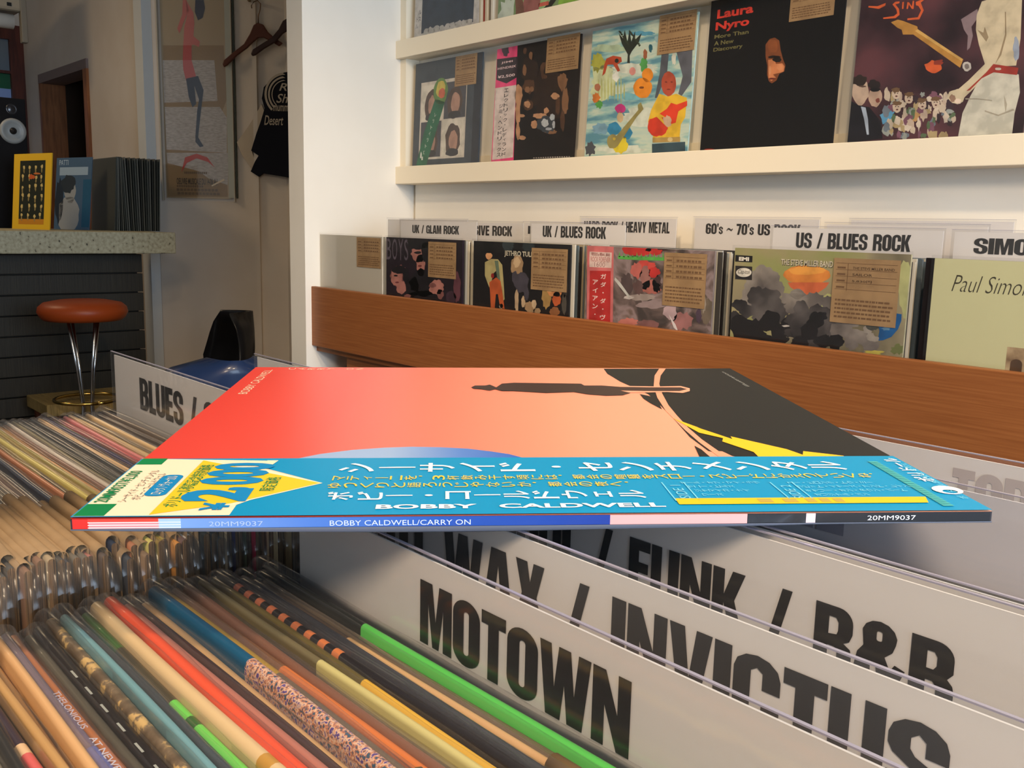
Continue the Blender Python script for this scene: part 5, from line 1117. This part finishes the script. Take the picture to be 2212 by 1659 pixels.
for u0, rows in ((1478, ('オール・オブ・マイ・ラヴ', 'サニー・ヒルズ', 'ジャマイカ・ナイ', 'ワーズ')), (1715, ('ユー・ビロング・トゥ・ミー', 'ラビット・イヤーズ・アンド・レイン', 'キャリー・オン・タウン・パート', 'オリジナル・バン'))):
    for k, st in enumerate(rows):
        vq = vv(u0, 1048)+(vv(u0, 1076)-vv(u0, 1048))*k/3.2
        col_(st, uu(u0, 1060)+.0015*k, uu(u0, 1060)+.0015*k+.0026*len(st), vq, .0036, LTB, 0)
# right-hand bands of small print
b_m = M((70, 170, 170), .4)
b1_, b2_ = up_(1868, 988), up_(2030, 1092); bm_ = (b1_[1]+b2_[1])/2
for k in range(26): a = .004+k*.0024; obi.rect(a, bm_-.002, a+.0019, bm_+.002, b_m, 5)
t1_ = up_(1965, 1022); obi.text('ポリドール', t1_[0]-.016, t1_[1]-.003, t1_[0]+.020, t1_[1]+.0035, WH, 6, .01)
t1_ = up_(2010, 1040); obi.text('ポリドール株式会社 発売元', .012, t1_[1]-.0012, .062, t1_[1]+.0022, LTB, 6)
t1_ = up_(2046, 1064)
obi.poly([arc(t1_[0], t1_[1], .0055, .0055, 0, 360, 20)[:-1], [(x_, y_) for x_, y_ in arc(t1_[0]-.002, t1_[1], .0024, .0028, 0, 360, 14)[:-1]]], WH, 6)
o_ = obi.build('obi_band', alb); o_['label'] = 'blue paper band with cream price panel and Japanese lettering'
FR_.build('obi_lettering', alb)
A.build('cover_print', alb); B2.build('cover_lettering', alb)
# ---------------- spine face
SPN = Art(OFL-ns*TH, exs, ns, -eys, .00005, .0001)
def sU(u): # pixel column along the spine -> metres
    return uu(u, 1128)
T = TH
SPN.rect(.0006, .0004, SS-.0006, T-.0002, M((24, 26, 32), .25, 0, .5), 0)
SPN.rect(.0006, .0004, sU(183), T, M((214, 46, 42), .3, 0, .5), 1)
SPN.rect(sU(183), .0004, sU(335), T, M((196, 130, 136), .3, 0, .5), 1)
for k in range(3): SPN.rect(sU(181), .0006+k*.0009, sU(335), .0009+k*.0009, M((236, 214, 210), .3), 2)
SPN.rect(sU(181), T*.72, sU(334), T, M((228, 66, 56), .3), 3)
SPN.rect(sU(335), .0004, sU(383), T, M((150, 178, 206), .3, 0, .5), 1)
for k in range(3): SPN.rect(sU(335), .0006+k*.0009, sU(383), .0009+k*.0009, M((200, 214, 226), .3), 2)
BSP = grad('spine_blue', [(0, (110, 146, 200)), (.3, (70, 112, 186)), (.6, (30, 76, 160)), (1, (18, 52, 140))], tuple(exs), OFL.dot(exs)+.035, OFL.dot(exs)+.18, .25, .5)
SPN.rect(sU(383), .0004, sU(1327), T, BSP, 1)
SPN.rect(sU(1327), .0004, sU(1633), T, M((228, 158, 156), .3, 0, .5), 1)
SPN.rect(sU(1765), .0004, sU(1786), T, M((222, 190, 206), .3), 2)
SPN.text('20MM9037', sU(444), T*.26, sU(562), T*.70, M((150, 170, 206), .4), 3)
SPN.text('BOBBY CALDWELL/CARRY ON', sU(708), T*.22, sU(1018), T*.70, M((186, 200, 226), .4), 3)
SPN.text('20MM9037', sU(1903), T*.30, sU(2012), T*.74, M((216, 220, 226), .4), 3)
so = SPN.build('spine_print', alb)
# loose outer film hanging a little below the jacket and around its right corner
vs, fs = [], []
n_ = 24
for i in range(n_+1):
    s_ = i/n_; sag = .0036*math.sin(PI*min(1, s_*1.25))**.8 if s_ < .8 else 0
    for q_, z_ in ((-.0004, -TH*.9), (-.0005, -TH-sag*.35), (.006, -TH-sag-.0003), (.06, -TH-sag*.9-.0003), (.2, -TH-.0006)):
        vs.append(OFL+exs*(s_*SS)+eys*q_+ns*z_)
for i in range(n_):
    for j in range(4): a_ = i*5+j; fs.append((a_, a_+5, a_+6, a_+1))
meshobj('inner_sheet', vs, fs, M((92, 98, 112), .35), alb, smooth=True)['label'] = 'grey film sagging under the spine'
